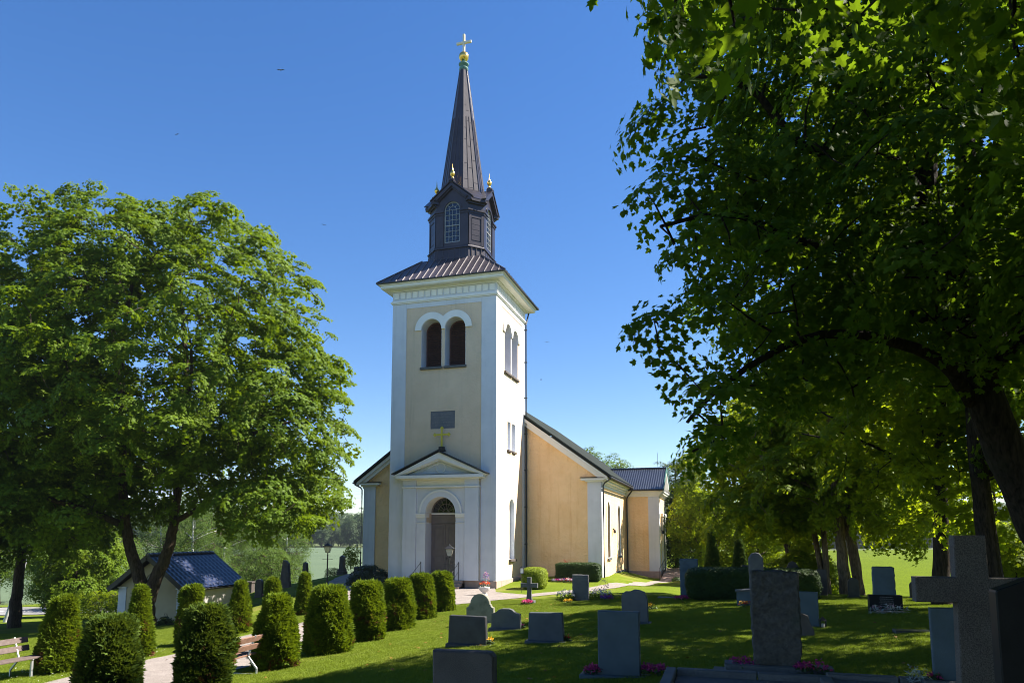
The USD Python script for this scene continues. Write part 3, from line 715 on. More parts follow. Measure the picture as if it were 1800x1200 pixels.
# entablature of the tower: string course, frieze with blocks, stepped cornice
def ring_box(o, z0, z1, inner=0.3, b=0.01):
    xo0, xo1, yo0, yo1 = -H - o, H + o, -o, D + o
    p = sbox(xo0, yo0, xo1, yo1).difference(sbox(xo0 + inner + o, yo0 + inner + o, xo1 - inner - o, yo1 - inner - o))
    return extr(p, z0, z1, 'xy')
CP('string_course', cat(ring_box(.06, 17.80, 17.87), ring_box(.11, 17.87, 17.96), ring_box(.05, 17.96, 18.03)), trim)
CP('frieze', ring_box(.004, 18.03, 18.64), white)
for k in range(16):
    x = -3.22 + k * .4293
    CP('frieze_block', bbx(x - .165, x + .165, -.035, .1, 18.14, 18.56, .012), trim)
for k in range(15):
    y = .22 + k * .4293
    CP('frieze_block', bbx(H - .1, H + .035, y - .165, y + .165, 18.14, 18.56, .012), trim)
for o, z0, z1 in ((.08, 18.60, 18.66), (.16, 18.66, 18.72)):
    CP('cornice_bed', ring_box(o, z0, z1), trim)
CP('cornice', cat(ring_box(.56, 18.72, 18.76), ring_box(.60, 18.76, 18.93), ring_box(.68, 18.93, 19.0)), trim)

# tower roof: standing seam sheets, one by one
E_, TOP = .80, 2.03
z_e, z_t = 19.05, 20.98
def roof_side(c0, c1, t0, t1, n, skip=False):
    c0, c1, t0, t1 = map(lambda v: np.array(v, float), (c0, c1, t0, t1))
    nrm = np.cross(c1 - c0, t0 - c0); nrm /= np.linalg.norm(nrm)
    along = (c1 - c0); L = np.linalg.norm(along); along /= L
    a0, a1 = (t0 - c0) @ along, (t1 - c0) @ along
    upv = (t0 - c0) - a0 * along
    def up_at(s):        # how far up the slope the sheet at s reaches (0..1)
        if s < a0: return s / a0
        if s > a1: return (L - s) / (L - a1)
        return 1.0
    for k in range(n):
        s0, s1 = L * k / n, L * (k + 1) / n
        pts = [s0, s1] + [a for a in (a0, a1) if s0 < a < s1]
        lo = [c0 + along * s for s in (s0, s1)]
        hi = [c0 + along * s + upv * up_at(s) for s in pts]
        P = np.vstack([lo, hi])
        CP('roof_sheet', hull(np.vstack([P, P - nrm * .03])), copper_roof)
        if k:
            a = c0 + along * s0 + nrm * .02; b = a + upv * up_at(s0)
            CP('roof_seam', bar(a, b, .03, .05, up=nrm), roof_seam)
X0, X1, Y0, Y1 = -H - E_, H + E_, -E_, D + E_
corners = [(X0, Y0), (X1, Y0), (X1, Y1), (X0, Y1)]
tops = [(-TOP, CY - TOP), (TOP, CY - TOP), (TOP, CY + TOP), (-TOP, CY + TOP)]
for k in range(4):
    a, b = corners[k], corners[(k + 1) % 4]; c, d_ = tops[k], tops[(k + 1) % 4]
    roof_side((*a, z_e), (*b, z_e), (*c, z_t), (*d_, z_t), 19 if k % 2 == 0 else 17)
    CP('hip_seam', bar((*a, z_e + .03), (*c, z_t + .03), .06, .06), copper_seam)
CP('roof_edge', extr(sbox(X0 - .02, Y0 - .02, X1 + .02, Y1 + .02), z_e - .055, z_e - .01, 'xy'), black_iron)

# lantern
def octo(a, w):
    """Square of half width a with corners cut so that the flat sides are 2 w long."""
    return [(-w, -a), (w, -a), (a, -w), (a, w), (w, a), (-w, a), (-a, w), (-a, -w)]
def octo_prism(a0, w0, z0, a1, w1, z1):
    return hull([(x, y + CY, z0) for x, y in octo(a0, w0)] + [(x, y + CY, z1) for x, y in octo(a1, w1)])
CP('lantern_base', octo_prism(2.06, 1.20, 20.8, 1.98, 1.16, 21.66), copper)
for k in range(4):
    for s in np.linspace(-1.0, 1.0, 6):
        g = bar((s, CY - 2.04, 20.95), (s * .97, CY - 1.985, 21.64), .025, .04, up=(0, -1, 0))
        CP('lantern_seam', turned(g, k * math.pi / 2, at=(0, CY, 0)), copper_seam)
    for s in (-.35, 0, .35):
        c = np.array([1.63 + .0, CY - 1.63, 0]); t = np.array([.7071, .7071, 0])
        g = bar(c + t * s + [.02, -.02, 20.95], c + t * s + [-.03, .03, 21.64], .025, .04, up=(1, -1, 0))
        CP('lantern_seam', turned(g, k * math.pi / 2, at=(0, CY, 0)), copper_seam)
CP('lantern_string', cat(octo_prism(2.05, 1.20, 21.66, 2.05, 1.2, 21.73), octo_prism(1.98, 1.16, 21.73, 1.95, 1.14, 21.85)), copper)
wl = arch(0, .54, 22.12, 24.36, 20)
facew = Polygon([(-1.135, 21.85), (1.135, 21.85), (1.135, 24.98), (0, 25.86), (-1.135, 24.98)]).difference(wl)
for k in range(4):
    ang = k * math.pi / 2
    R = lambda m: turned(m, ang, at=(0, CY, 0))
    CP('lantern_wall', R(extr(facew, CY - 1.90, CY - 1.72, 'xz')), copper)
    cm = hull([(1.135, CY - 1.90, z) for z in (21.85, 24.95)] + [(1.90, CY - 1.135, z) for z in (21.85, 24.95)] + [(1.0, CY - 1.75, z) for z in (21.85, 24.95)] + [(1.75, CY - 1.0, z) for z in (21.85, 24.95)])
    CP('lantern_wall', R(cm), copper)
    n = np.array([.7071, -.7071, 0]); t = np.array([.7071, .7071, 0]); c0 = np.array([1.5175, CY - 1.5175, 0])
    def chbox(s0, s1, o0, o1, z0, z1):
        return hull([c0 + t * s + n * o + [0, 0, z] for s in (s0, s1) for o in (o0, o1) for z in (z0, z1)])
    CP('lantern_pilaster', R(cat(chbox(-.53, -.36, -.02, .06, 21.86, 23.95), chbox(.36, .53, -.02, .06, 21.86, 23.95), chbox(-.36, .36, -.02, .045, 23.72, 23.95), chbox(-.36, .36, -.02, .045, 21.86, 22.12))), copper)
    CP('lantern_panel', R(chbox(-.30, .30, -.02, .025, 22.2, 23.66)), copper)
    for z in (22.55, 22.92, 23.28):
        CP('lantern_seam', R(chbox(-.30, .30, .02, .034, z, z + .02)), copper_seam)
    CP('lantern_pilaster', R(bx(-1.12, -.60, CY - 1.945, CY - 1.88, 21.86, 23.95)), copper)
    CP('lantern_pilaster', R(bx(.60, 1.12, CY - 1.945, CY - 1.88, 21.86, 23.95)), copper)
    caps = ([], [], [])
    for z0, z1, o in ((23.95, 24.02, .05), (24.02, 24.16, .09), (24.16, 24.24, .15), (24.24, 24.34, .10)):
        for cl, m in zip(caps, (bx(-1.17, -.56, CY - 1.90 - o, CY - 1.8, z0, z1), bx(.56, 1.17, CY - 1.90 - o, CY - 1.8, z0, z1), chbox(-.57 - o * .4, .57 + o * .4, -.05, o, z0, z1))):
            cl.append(m)
    for cl in caps:
        CP('lantern_capital', R(cat(cl)), copper)
    CP('window_hood', R(extr(arch(0, .66, 24.36, 24.36, 20).difference(arch(0, .54, 24.3, 24.36, 20)), CY - 1.96, CY - 1.88, 'xz')), copper)
    w = CP('lantern_window', R(extr(wl.difference(arch(0, .485, 22.18, 24.36, 20)), CY - 1.87, CY - 1.78, 'xz')), plain('window_frame_grey', (.20, .215, .23), .6) if k == 0 else '/World/Looks/window_frame_grey')
    part(w, 'pane', R(extr(arch(0, .49, 22.17, 24.36, 20), CY - 1.815, CY - 1.809, 'xz')), pane)
    mb = [bx(x - .012, x + .012, CY - 1.84, CY - 1.80, 22.18, 24.36) for x in (-.245, 0, .245)]
    mb += [bx(-.486, .486, CY - 1.842, CY - 1.802, z - .012, z + .012) for z in (22.55, 22.91, 23.66, 24.02, 24.36)] + [bx(-.486, .486, CY - 1.86, CY - 1.80, 23.26, 23.31)]
    mb += [extr(arch(0, .26, 24.36, 24.36, 16).difference(arch(0, .236, 24.3, 24.36, 16)), CY - 1.84, CY - 1.80, 'xz')]
    mb += [bar((.25 * math.cos(a), CY - 1.82, 24.36 + .25 * math.sin(a)), (.487 * math.cos(a), CY - 1.82, 24.36 + .487 * math.sin(a)), .024, .03, up=(0, 1, 0)) for a in (.79, 1.57, 2.36)]
    part(w, 'glazing_bars', R(cat(mb)), '/World/Looks/window_frame_grey')
    # gable with raking cornice and roof
    for sx in (-1, 1):
        rc = Polygon([(sx * 1.30, 24.78), (0, 25.90), (0, 26.14), (sx * 1.42, 24.96), (sx * 1.42, 24.80)])
        CP('gable_cornice', R(extr(rc, CY - 2.14 - .003 * sx, CY - 1.75, 'xz')), copper)
        rc = Polygon([(sx * 1.24, 24.72), (0, 25.78), (0, 25.92), (sx * 1.32, 24.80)])
        CP('gable_cornice', R(extr(rc, CY - 2.03 - .003 * sx, CY - 1.75, 'xz')), copper)
        tp = [(0, CY - 2.20, 26.22), (sx * 1.46, CY - 2.20, 24.98), (sx * 1.46, CY - .9, 24.98), (0, CY - .9, 26.22)]
        CP('gable_roof', R(slab(*(tp if sx < 0 else tp[::-1]), .06)), copper)
    CP('gable_top', R(cat(bbx(-.2, .2, CY - 2.2, CY - 1.75, 26.1, 26.34, .03), bbx(-.14, .14, CY - 2.06, CY - 1.78, 26.34, 26.46, .02))), copper)
    fp = [(.001, 26.42), (.13, 26.44), (.12, 26.50), (.05, 26.56), (.06, 26.62), (.12, 26.68), (.165, 26.78), (.155, 26.88), (.09, 26.98), (.045, 27.08), (.03, 27.25), (.001, 27.55)]
    CP('gilded_finial', R(lathe(fp, 16, (0, CY - 1.92, 0))), gold, True)
    # eaves over the cut corners
    def chh(pts):
        return hull([c0 + t * s + n * o + [0, 0, z] for s, o, z in pts])
    CP('lantern_eaves', R(cat(chh([(s * .62, o, z) for s in (-1, 1) for o in (-.1, .12) for z in (24.66, 24.78)]), chh([(s * .72, o, z) for s in (-1, 1) for o in (-.1, .26) for z in (24.78, 24.98)]))), copper)
# spire: eight sides, seams
def spire_r(z):
    return 1.40 - (z - 26.1) * .1242
T8 = math.tan(math.pi / 8)
for k in range(8):
    ang = k * math.pi / 4
    R = lambda m: turned(m, ang, at=(0, CY, 0))
    z0, z1 = (25.2, 35.5)
    a0, a1 = spire_r(z0), spire_r(z1)
    fn = hull([(-a0 * T8, CY - a0, z0), (a0 * T8, CY - a0, z0), (-a1 * T8, CY - a1, z1), (a1 * T8, CY - a1, z1), (-a0 * T8 * .9, CY - a0 * .9, z0), (a0 * T8 * .9, CY - a0 * .9, z0), (0, CY - a1 * .4, z1)])
    CP('spire_face', R(fn), copper)
    CP('spire_seam', R(bar((-a0 * T8, CY - a0, z0), (-a1 * T8, CY - a1, z1), .05, .05, up=(0, -1, 0))), copper_seam)
    for s in (-.36, .36):
        zz = z0 + (z1 - z0) * .62
        az = spire_r(zz)
        CP('spire_seam', R(bar((s * a0 * T8, CY - a0 - .005, z0), (s * az * T8 * .9, CY - az - .005, zz), .025, .045, up=(0, -1, 0))), copper_seam)
    CP('spire_seam', R(bar((0, CY - a0 * .38 - 1.3, 29.5), (0, CY - a1 - .004, z1), .022, .04, up=(0, -1, 0))), copper_seam) if False else None
    rj = np.random.default_rng(100 + k)
    z = 26.3
    while z < 34.6:
        for a_, b_ in ((-1, -.36), (-.36, .36), (.36, 1)):
            zz = z + rj.uniform(-.5, .5)
            az = spire_r(zz)
            CP('sheet_joint', R(bar((a_ * az * T8, CY - az - .002, zz), (b_ * az * T8, CY - az - .002, zz), .014, .02, up=(0, -1, 0))), copper_seam) if (zz < 32.5 and k in (0, 1, 2, 7)) else None
        z += 1.55
    if k % 2 == 1:      # flared foot above the cut corners
        af, az = 2.42, spire_r(26.05)
        ft = hull([(-.80, CY - af, 24.97), (.80, CY - af, 24.97), (-az * T8, CY - az, 26.05), (az * T8, CY - az, 26.05), (-.6, CY - 1.2, 24.97), (.6, CY - 1.2, 24.97), (0, CY - 1.0, 26.05)])
        CP('spire_foot', R(ft), copper)
        for q in (25.3, 25.6, 25.9):
            fr_ = (q - 24.97) / (26.05 - 24.97)
            o = af + (az - af) * fr_; wd = .80 + (az * T8 - .80) * fr_
            CP('sheet_joint', R(bar((-wd, CY - o - .004, q), (wd, CY - o - .004, q), .014, .02, up=(0, -1, 0))), copper_seam)
CP('spire_collar', lathe([(.25, 35.3), (.33, 35.42), (.31, 35.52), (.20, 35.60), (.24, 35.68), (.34, 35.74), (.36, 35.82), (.25, 35.90), (.16, 35.98), (.14, 36.08), (.001, 36.1)], 20, (0, CY, 0)), verdigris, True)
s = trimesh.creation.icosphere(3, .35); CP('gilded_ball', moved(s, 0, CY, 36.38), gold, True)
CP('spire_cross', cat(bbx(-.075, .075, CY - .07, CY + .07, 36.66, 38.08, .012), bbx(-.55, .55, CY - .066, CY + .066, 37.36, 37.52, .012)), pale_gold)

# nave
RS = .727
YN = D
zr = lambda x: 7.02 + (9.25 - abs(x)) * RS      # roof top surface
gab = Polygon([(-XN, .2), (XN, .2), (XN, 7.0), (0, zr(0) - .45), (-XN, 7.0)])
CP('nave_gable', extr(gab, YN, YN + .7, 'xz'), ochre)
swin = [arch(9.35, .62, 1.55, 4.85), arch(14.4, .62, 1.55, 4.85)]
sw = Polygon([(YN + .7, -.5), (30, -.5), (30, 7.0), (YN + .7, 7.0)]).difference(unary_union(swin))
CP('nave_wall', extr(sw, XN - .7, XN - .002, 'yz'), ochre, label='sunlit south wall of the nave')
CP('nave_wall', bx(-XN + .002, -XN + .7, YN + .7, 30, -.8, 7.0), ochre)
CP('nave_wall', extr(gab, 30, 30.7, 'xz'), ochre)
for c in (9.35, 14.4):
    CP('window_reveal', extr(arch(c, .78, 1.47, 4.85, 20).difference(arch(c, .61, 1.57, 4.85, 20)), XN - .03, XN + .035, 'yz'), trim)
    w = CP('nave_window', extr(arch(c, .618, 1.552, 4.85, 20).difference(arch(c, .54, 1.63, 4.85, 20)), XN - .30, XN - .22, 'yz'), black_iron)
    part(w, 'pane', extr(arch(c, .545, 1.62, 4.85, 20), XN - .262, XN - .256, 'yz'), pane)
    mb = [bx(XN - .28, XN - .235, c - .015, c + .015, 1.6, 5.4), bx(XN - .28, XN - .235, c - .28, c - .26, 1.6, 5.3), bx(XN - .28, XN - .235, c + .26, c + .28, 1.6, 5.3)]
    mb += [bx(XN - .281, XN - .236, c - .54, c + .54, z, z + .025) for z in np.arange(1.98, 5.2, .36)]
    part(w, 'glazing_bars', cat(mb), black_iron)
    CP('window_sill', bbx(XN - .3, XN + .12, c - .76, c + .76, 1.40, 1.56, .02), granite_grey)
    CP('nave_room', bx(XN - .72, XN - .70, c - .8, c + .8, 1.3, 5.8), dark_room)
CP('wall_lamp', cat(bx(XN, XN + .12, 11.2, 11.3, 3.5, 3.6), bbx(XN + .06, XN + .22, 11.14, 11.36, 3.25, 3.52, .03)), black_iron)
for sx in (-1, 1):
    a, b = sorted((sx * 7.80, sx * 8.75))
    CP('corner_pilaster', bbx(a, b, YN - .05, YN + .9, .15, 6.68, .015), white)
    a, b = sorted((sx * 7.66, sx * 8.88))
    CP('pilaster_capital', bbx(a, b, YN - .16, YN + .8, 6.66, 6.74, .01), trim)
    a, b = sorted((sx * 7.40, sx * 9.02))
    CP('pilaster_capital', bbx(a, b, YN - .30, YN + .8, 6.74, 6.90, .015), trim)
    a, b = sorted((sx * 7.34, sx * 9.06))
    CP('capital_flashing', slab((a, YN - .34, 6.905), (b, YN - .34, 6.905), (b, YN, 6.99), (a, YN, 6.99), .02), black_iron)
    rk = Polygon([(sx * 9.12, zr(9.12) - .12), (sx * 2.6, zr(2.6) - .12), (sx * 2.6, zr(2.6) - .62), (sx * 8.6, zr(8.6) - .62), (sx * 9.12, zr(9.12) - .30)])
    CP('raking_cornice', extr(rk, YN - .22, YN + .02, 'xz'), trim)
    rk = Polygon([(sx * 9.20, zr(9.2) - .10), (sx * 2.6, zr(2.6) - .10), (sx * 2.6, zr(2.6) - .34), (sx * 9.2, zr(9.2) - .34)])
    CP('raking_cornice', extr(rk, YN - .33, YN + .01, 'xz'), trim)
    tp = [(0, YN - .45, zr(0)), (sx * 9.35, YN - .45, zr(9.35)), (sx * 9.35, 31, zr(9.35)), (0, 31, zr(0))]
    CP('nave_roof', slab(*(tp if sx < 0 else tp[::-1]), .13), patina)
    a, b = sorted((sx * 8.70, sx * 8.95))
    cr = [bbx(min(sx * 8.70, sx * w_), max(sx * 8.70, sx * w_), YN + .03, 30.5, z0, z1, .012) for w_, z0, z1 in ((8.80, 6.30, 6.50), (8.90, 6.50, 6.64), (9.05, 6.64, 6.80), (9.16, 6.80, 6.93))]
    CP('eaves_cornice', cat(cr), trim)
    CP('gutter', tube([(sx * 9.42, YN - .45, zr(9.35) - .05), (sx * 9.42, 30 if sx < 0 else 17.8, zr(9.35) - .05)], .075, 8), black_iron)
    px = sx * 8.93
    CP('downpipe', tube([(sx * 9.40, YN - .30, 6.95), (sx * 9.36, YN - .28, 6.78), (sx * 9.0, YN - .12, 6.58), (px - sx * .06, YN - .10, 6.4), (px - sx * .06, YN - .10, .30), (px + sx * .1, YN - .2, .18)], .055, 8), black_iron)
CP('downpipe', tube([(3.62, D + .62, 19.0), (3.62, D + .55, 18.72), (3.62, D + .02, 17.95), (3.62, D - .18, 17.7), (3.62, D - .18, 11.6), (3.62, D - .18, .3)], .055, 8), black_iron, label='long downpipe on the tower corner')
for z in (2.5, 5.0, 7.5, 10, 12.5, 15, 17.3):
    CP('pipe_clamp', bx(3.5, 3.70, D - .25, D - .11, z, z + .05), black_iron)
# transept
YT, XT, YT2 = 18.12, 11.45, 24.6
CP('transept_wall', bx(8.5, XT - .03, YT + .03, YT + .7, .2, 6.45), ochre)
CP('transept_wall', bx(XT - .7, XT - .032, YT + .7, YT2 - .03, .2, 6.45), ochre)
CP('transept_wall', bx(8.5, XT - .03, YT2 - .7, YT2 - .03, .2, 6.45), ochre)
for y0, y1 in ((YT, YT + .95), (YT2 - .95, YT2)):
    CP('corner_pilaster', bbx(10.58, XT, y0, y1, .22, 6.2, .012), white)
CP('granite_plinth', bbx(8.65, XT + .06, YT - .06, YT2 + .06, -1.2, .24, .02), granite_red)
CP('granite_plinth', bbx(8.0, XN + .05, 11.8, YT - .07, -.6, .42, .02), granite_grey)
yc = (YT + YT2) / 2
cr = [extr(sbox(8.6, YT - o, XT + o, YT2 + o), z0, z1, 'xy') for o, z0, z1 in ((.06, 6.2, 6.32), (.14, 6.32, 6.44), (.26, 6.44, 6.60), (.36, 6.60, 6.68))]
CP('eaves_cornice', cat(cr), trim)
zt_ = lambda y: 8.72 - abs(y - yc) * (8.72 - 6.74) / (YT2 - YT + .9) * 2
CP('transept_gable', extr(Polygon([(YT, 6.68), (YT2, 6.68), (yc, zt_(yc) - .2)]), XT - .5, XT - .01, 'yz'), white)
for s_ in (-1, 1):
    ye = yc + s_ * ((YT2 - YT) / 2 + .45)
    rk = Polygon([(ye, 6.62), (yc, zt_(yc) - .06), (yc, zt_(yc) - .36), (ye - s_ * .5, 6.62)])
    CP('raking_cornice', extr(rk, XT - .2, XT + .40, 'yz'), trim)
    # pantiles in courses
    nx, ny = 26 * 6, 12 * 4
    U = np.linspace(0, 1, nx + 1); Vv = np.linspace(0, 1, ny + 1)
    xs = 7.0 + U * (XT + .42 - 7.0)
    wave = .028 * np.cos(U * 26 * 2 * np.pi)
    rows = []
    for v in Vv:
        fr = (v * 12) % 1.0
        lift = .035 * (1 - fr) if v < 1 else 0
        y = ye + (yc - ye) * v
        rows.append(np.stack([xs, np.full_like(xs, y), zt_(y) + wave + lift + .03], 1))
    Vt_ = np.concatenate(rows)
    i, j = np.meshgrid(np.arange(ny), np.arange(nx), indexing='ij')
    q = np.stack([i * (nx + 1) + j, i * (nx + 1) + j + 1, (i + 1) * (nx + 1) + j + 1, (i + 1) * (nx + 1) + j], -1).reshape(-1, 4)
    if s_ > 0: q = q[:, ::-1]
    CP('roof_tiles', (Vt_, q), tile_black, kind='stuff', smooth=40)
    CP('roof_underlay', slab(*([(7.0, ye, zt_(ye) - .03), (XT + .40, ye, zt_(ye) - .03), (XT + .40, yc, zt_(yc) - .03), (7.0, yc, zt_(yc) - .03)] if s_ < 0 else [(7.0, yc, zt_(yc) - .035), (XT + .40, yc, zt_(yc) - .035), (XT + .40, ye, zt_(ye) - .035), (7.0, ye, zt_(ye) - .035)]), .06), black_iron)
    CP('gutter', tube([(9.2, ye - s_ * -.06, zt_(ye) - .02), (XT + .42, ye - s_ * -.06, zt_(ye) - .02)], .06, 8), black_iron)
    CP('barge_flashing', bar((XT + .44, ye, zt_(ye) + .02), (XT + .44, yc, zt_(yc) + .06), .05, .22), verdigris)
rt = []
for k in range(13):
    x = 7.1 + k * .37
    rt.append(tube([(x, yc, zt_(yc) + .05), (x + .39, yc, zt_(yc) + .045)], [.11, .095], 10))
CP('ridge_tiles', cat(rt), tile_black, kind='stuff')
CP('downpipe', tube([(9.35, YT - .5, 6.74), (9.3, YT - .42, 6.6), (8.95, YT - .1, 6.2), (8.88, YT - .08, 6.0), (8.88, YT - .08, .1)], .055, 8), black_iron)
CP('lightning_rod', tube([(XT - .3, yc, 8.7), (XT - .3, yc, 10.1)], .018, 5), black_iron)
# transept entrance seen at a slant
CP('transept_door_frame', cat(bbx(XT - .05, XT + .14, yc - 1.35, yc - .95, .24, 4.6, .015), bbx(XT - .05, XT + .14, yc + .95, yc + 1.35, .24, 4.6, .015), bbx(XT - .05, XT + .20, yc - 1.5, yc + 1.5, 4.6, 4.9, .02)), trim)
CP('transept_door', bx(XT - .05, XT + .02, yc - .94, yc + .94, .24, 4.58), door_paint)
CP('wall_lamp', cat(bx(XT, XT + .14, YT + 1.5, YT + 1.56, 3.45, 3.5), bbx(XT + .08, XT + .24, YT + 1.43, YT + 1.63, 3.2, 3.5, .03)), black_iron)
# ------------------------------------------------------------------ plants: leaves, sprays, trees, hedges
def unit(v):
    return v / (np.linalg.norm(v, axis=-1, keepdims=True) + 1e-12)

def leaf_shape(kind):
    """Leaf outline in its own plane: stalk at the origin, tip along +y; a fan about the midrib."""
    if kind == 'maple':
        o = [(0, 0), (.30, -.10), (.26, .06), (.56, .16), (.42, .30), (.62, .58), (.34, .50), (.22, .56), (.20, .78), (0, 1.05), (-.20, .78), (-.22, .56), (-.34, .50), (-.62, .58), (-.42, .30), (-.56, .16), (-.26, .06), (-.30, -.10)]
        c = (0, .34)
    elif kind == 'maple_lite':
        o = [(0, 0), (.45, .0), (.36, .22), (.60, .56), (.24, .54), (0, 1.0), (-.24, .54), (-.60, .56), (-.36, .22), (-.45, .0)]
        c = (0, .32)
    elif kind == 'oval':
        o = [(0, 0), (.26, .28), (.24, .62), (0, 1.0), (-.24, .62), (-.26, .28)]; c = (0, .45)
    elif kind == 'lance':
        o = [(0, 0), (.13, .4), (0, 1.0), (-.13, .4)]; c = None
    else:
        o = [(0, 0), (.4, .45), (0, 1.0), (-.4, .45)]; c = None
    o = np.array(o, float)
    if c is not None:
        v = np.vstack([[c], o]); n = len(o)
        f = np.array([[0, 1 + i, 1 + (i + 1) % n] for i in range(n)])
    else:
        v = o; f = np.array([[0, 1, 2], [0, 2, 3]])
    z = -.22 * np.abs(v[:, 0]) ** 1.2 - .14 * np.maximum(0, v[:, 1] - .3) ** 2     # folded and drooping
    return np.c_[v, z], f

def place_leaves(shape, pos, normal, tip, size):
    v, f = shape
    n = unit(normal); t = unit(tip - (tip * n).sum(1, keepdims=True) * n); s = np.cross(t, n)
    V = pos[:, None] + size[:, None, None] * (v[None, :, 0, None] * s[:, None] + v[None, :, 1, None] * t[:, None] + v[None, :, 2, None] * n[:, None])
    F = f[None] + (np.arange(len(pos)) * len(v))[:, None, None]
    return trimesh.Trimesh(V.reshape(-1, 3), F.reshape(-1, 3), process=False)

def tuft(seed, n, R, size, kind='maple_lite', flat=.55, droop=.35, hang=0.0):
    """A leafy branch end: leaves over a flattened dome, stalk side down."""
    r = np.random.default_rng(seed)
    d = unit(r.normal(size=(n, 3)))
    d[:, 2] = np.abs(d[:, 2]) * 1.0 - .25
    rad = R * r.uniform(.25, 1.0, n) ** .6
    pos = d * rad[:, None] * [1, 1, flat]
    if hang:
        pos[:, 2] -= hang * (rad / R) ** 2 * r.uniform(.3, 1.3, n)
    nor = unit(d * [1, 1, .6]) * .55 + np.array([0, 0, 1.0]) * .75 + r.normal(0, .33, (n, 3))
    tip = unit(d * [1, 1, .2]) + [0, 0, -droop] + r.normal(0, .35, (n, 3))
    return place_leaves(leaf_shape(kind), pos, nor, tip, size * r.uniform(.65, 1.2, n))

class Tree:
    """Limbs are given; twigs grow from them to every spray of the crown."""
    def __init__(self, seed):
        self.r = np.random.default_rng(seed)
        self.P, self.parent, self.R0 = [], [], []
        self.seg = []
    def limb(self, pts, r0, r1, sub=6):
        """A main limb along pts (smoothed); radii r0 to r1."""
        pts = np.asarray(pts, float)
        t = np.linspace(0, len(pts) - 1, (len(pts) - 1) * sub + 1)
        i = np.minimum(t.astype(int), len(pts) - 2); u = (t - i)[:, None]
        p0, p1, p2, p3 = pts[np.maximum(i - 1, 0)], pts[i], pts[i + 1], pts[np.minimum(i + 2, len(pts) - 1)]
        q = .5 * (2 * p1 + (p2 - p0) * u + (2 * p0 - 5 * p1 + 4 * p2 - p3) * u ** 2 + (3 * p1 - p0 - 3 * p2 + p3) * u ** 3)
        rad = r0 + (r1 - r0) * np.linspace(0, 1, len(q)) ** 1.0
        q = q + self.r.normal(0, .07, q.shape) * rad[:, None]
        self.seg.append((q, rad))
        for k, p in enumerate(q):
            self.P.append(p); self.R0.append(rad[k])
        return q
    def branches(self, targets, twig=.012, maxr=.5, droop=0.0, k_up=.25):
        """Connects each target to the nearest wood already there."""
        T = np.asarray(targets, float)
        wood = np.array(self.P); wr = np.array(self.R0)
        d0 = cKDTree(wood).query(T)[0]
        order = np.argsort(d0)
        out = []
        pts = list(wood); load = {}
        paths, starts = [], []
        tree = cKDTree(wood); n_at = len(pts); extra = []
        for c, t in enumerate(order):
            tgt = T[t]
            dist, i = tree.query(tgt)
            best, bi = dist, i
            if extra:
                e = np.array([pts[j] for j in extra[-400:]])
                de = np.linalg.norm(e - tgt, axis=1)
                j = int(np.argmin(de))
                if de[j] < best:
                    best, bi = de[j], extra[-400:][j]
            a = pts[bi]
            v = tgt - a; L = np.linalg.norm(v)
            if L < .05:
                continue
            m = max(2, min(7, int(L / .45) + 1))
            s = np.linspace(0, 1, m + 1)[:, None]
            bend = self.r.normal(0, .10, 3) * L + np.array([0, 0, k_up * L * .35])
            path = a + v * s + bend * (s * (1 - s)) * 1.6 + self.r.normal(0, .018, (m + 1, 3)) * L * (s * (1 - s)) * 4
            paths.append(path)
            for p in path[1:]:
                extra.append(len(pts)); pts.append(p)
            if len(extra) > 400:
                tree = cKDTree(np.array(pts)); 
                extra = []
        ms = []
        for p in paths:
            L = np.linalg.norm(np.diff(p, axis=0), axis=1).sum()
            r0 = min(maxr, twig + .011 * L ** 1.15)
            ms.append(tube(p, np.linspace(r0, twig * .6, len(p)), 4 if r0 < .05 else 5, cap=False))
        return ms
    def wood(self, sides=12):
        return [tube(q, r, sides if r[0] > .12 else 7) for q, r in self.seg]

def sample_lobes(r, lobes, n, sep, core=.45, low=None):
    """Spray centres in a union of ellipsoids, thinned inside, at least SEP apart. lobes: (centre, radii, weight)."""
    vol = np.array([np.prod(l[1]) * (l[2] if len(l) > 2 else 1) for l in lobes]); vol = vol / vol.sum()
    got, cells = [], {}
    outd = []
    tries = 0
    while len(got) < n and tries < n * 60:
        tries += 1
        k = r.choice(len(lobes), p=vol)
        c, ra = np.asarray(lobes[k][0], float), np.asarray(lobes[k][1], float)
        d = r.normal(size=3); d /= np.linalg.norm(d)
        u = r.uniform(core ** 3, 1) ** (1 / 3)
        wob = .90 + .19 * meshkit.noise((c + d * ra * 1.0)[None] / (ra.mean() * .33), 3)[0]
        p = c + d * ra * u * wob
        if low is not None and p[2] < low:
            continue
        inside = False
        for j, l in enumerate(lobes):
            if j != k:
                q = (p - np.asarray(l[0])) / np.asarray(l[1])
                if (q * q).sum() < .55 ** 2:
                    inside = True; break
        if inside and r.uniform() < .6:
            continue
        key = tuple(np.floor(p / sep).astype(int))
        bad = False
        for a in (-1, 0, 1):
            for b in (-1, 0, 1):
                for e in (-1, 0, 1):
                    for g in cells.get((key[0] + a, key[1] + b, key[2] + e), ()):
                        if ((g - p) ** 2).sum() < sep * sep:
                            bad = True
        if bad:
            continue
        cells.setdefault(key, []).append(p)
        got.append(p); outd.append(unit((p - c) / ra))
    return np.array(got), np.array(outd)

def crown(parent, tree, pos, outd, protos, mat, scale=(.8, 1.25), up=.9, out=.7, rnd=.42, name='crown'):
    r = tree.r if hasattr(tree, 'r') else tree
    n = outd * out + np.array([0, 0, up]) + r.normal(0, rnd, outd.shape)
    q = quat_from_z(n, r.uniform(0, 2 * np.pi, len(pos)))
    return instancer(parent, name, protos, mat, pos, q, r.uniform(*scale, len(pos)), r.integers(0, len(protos), len(pos)))

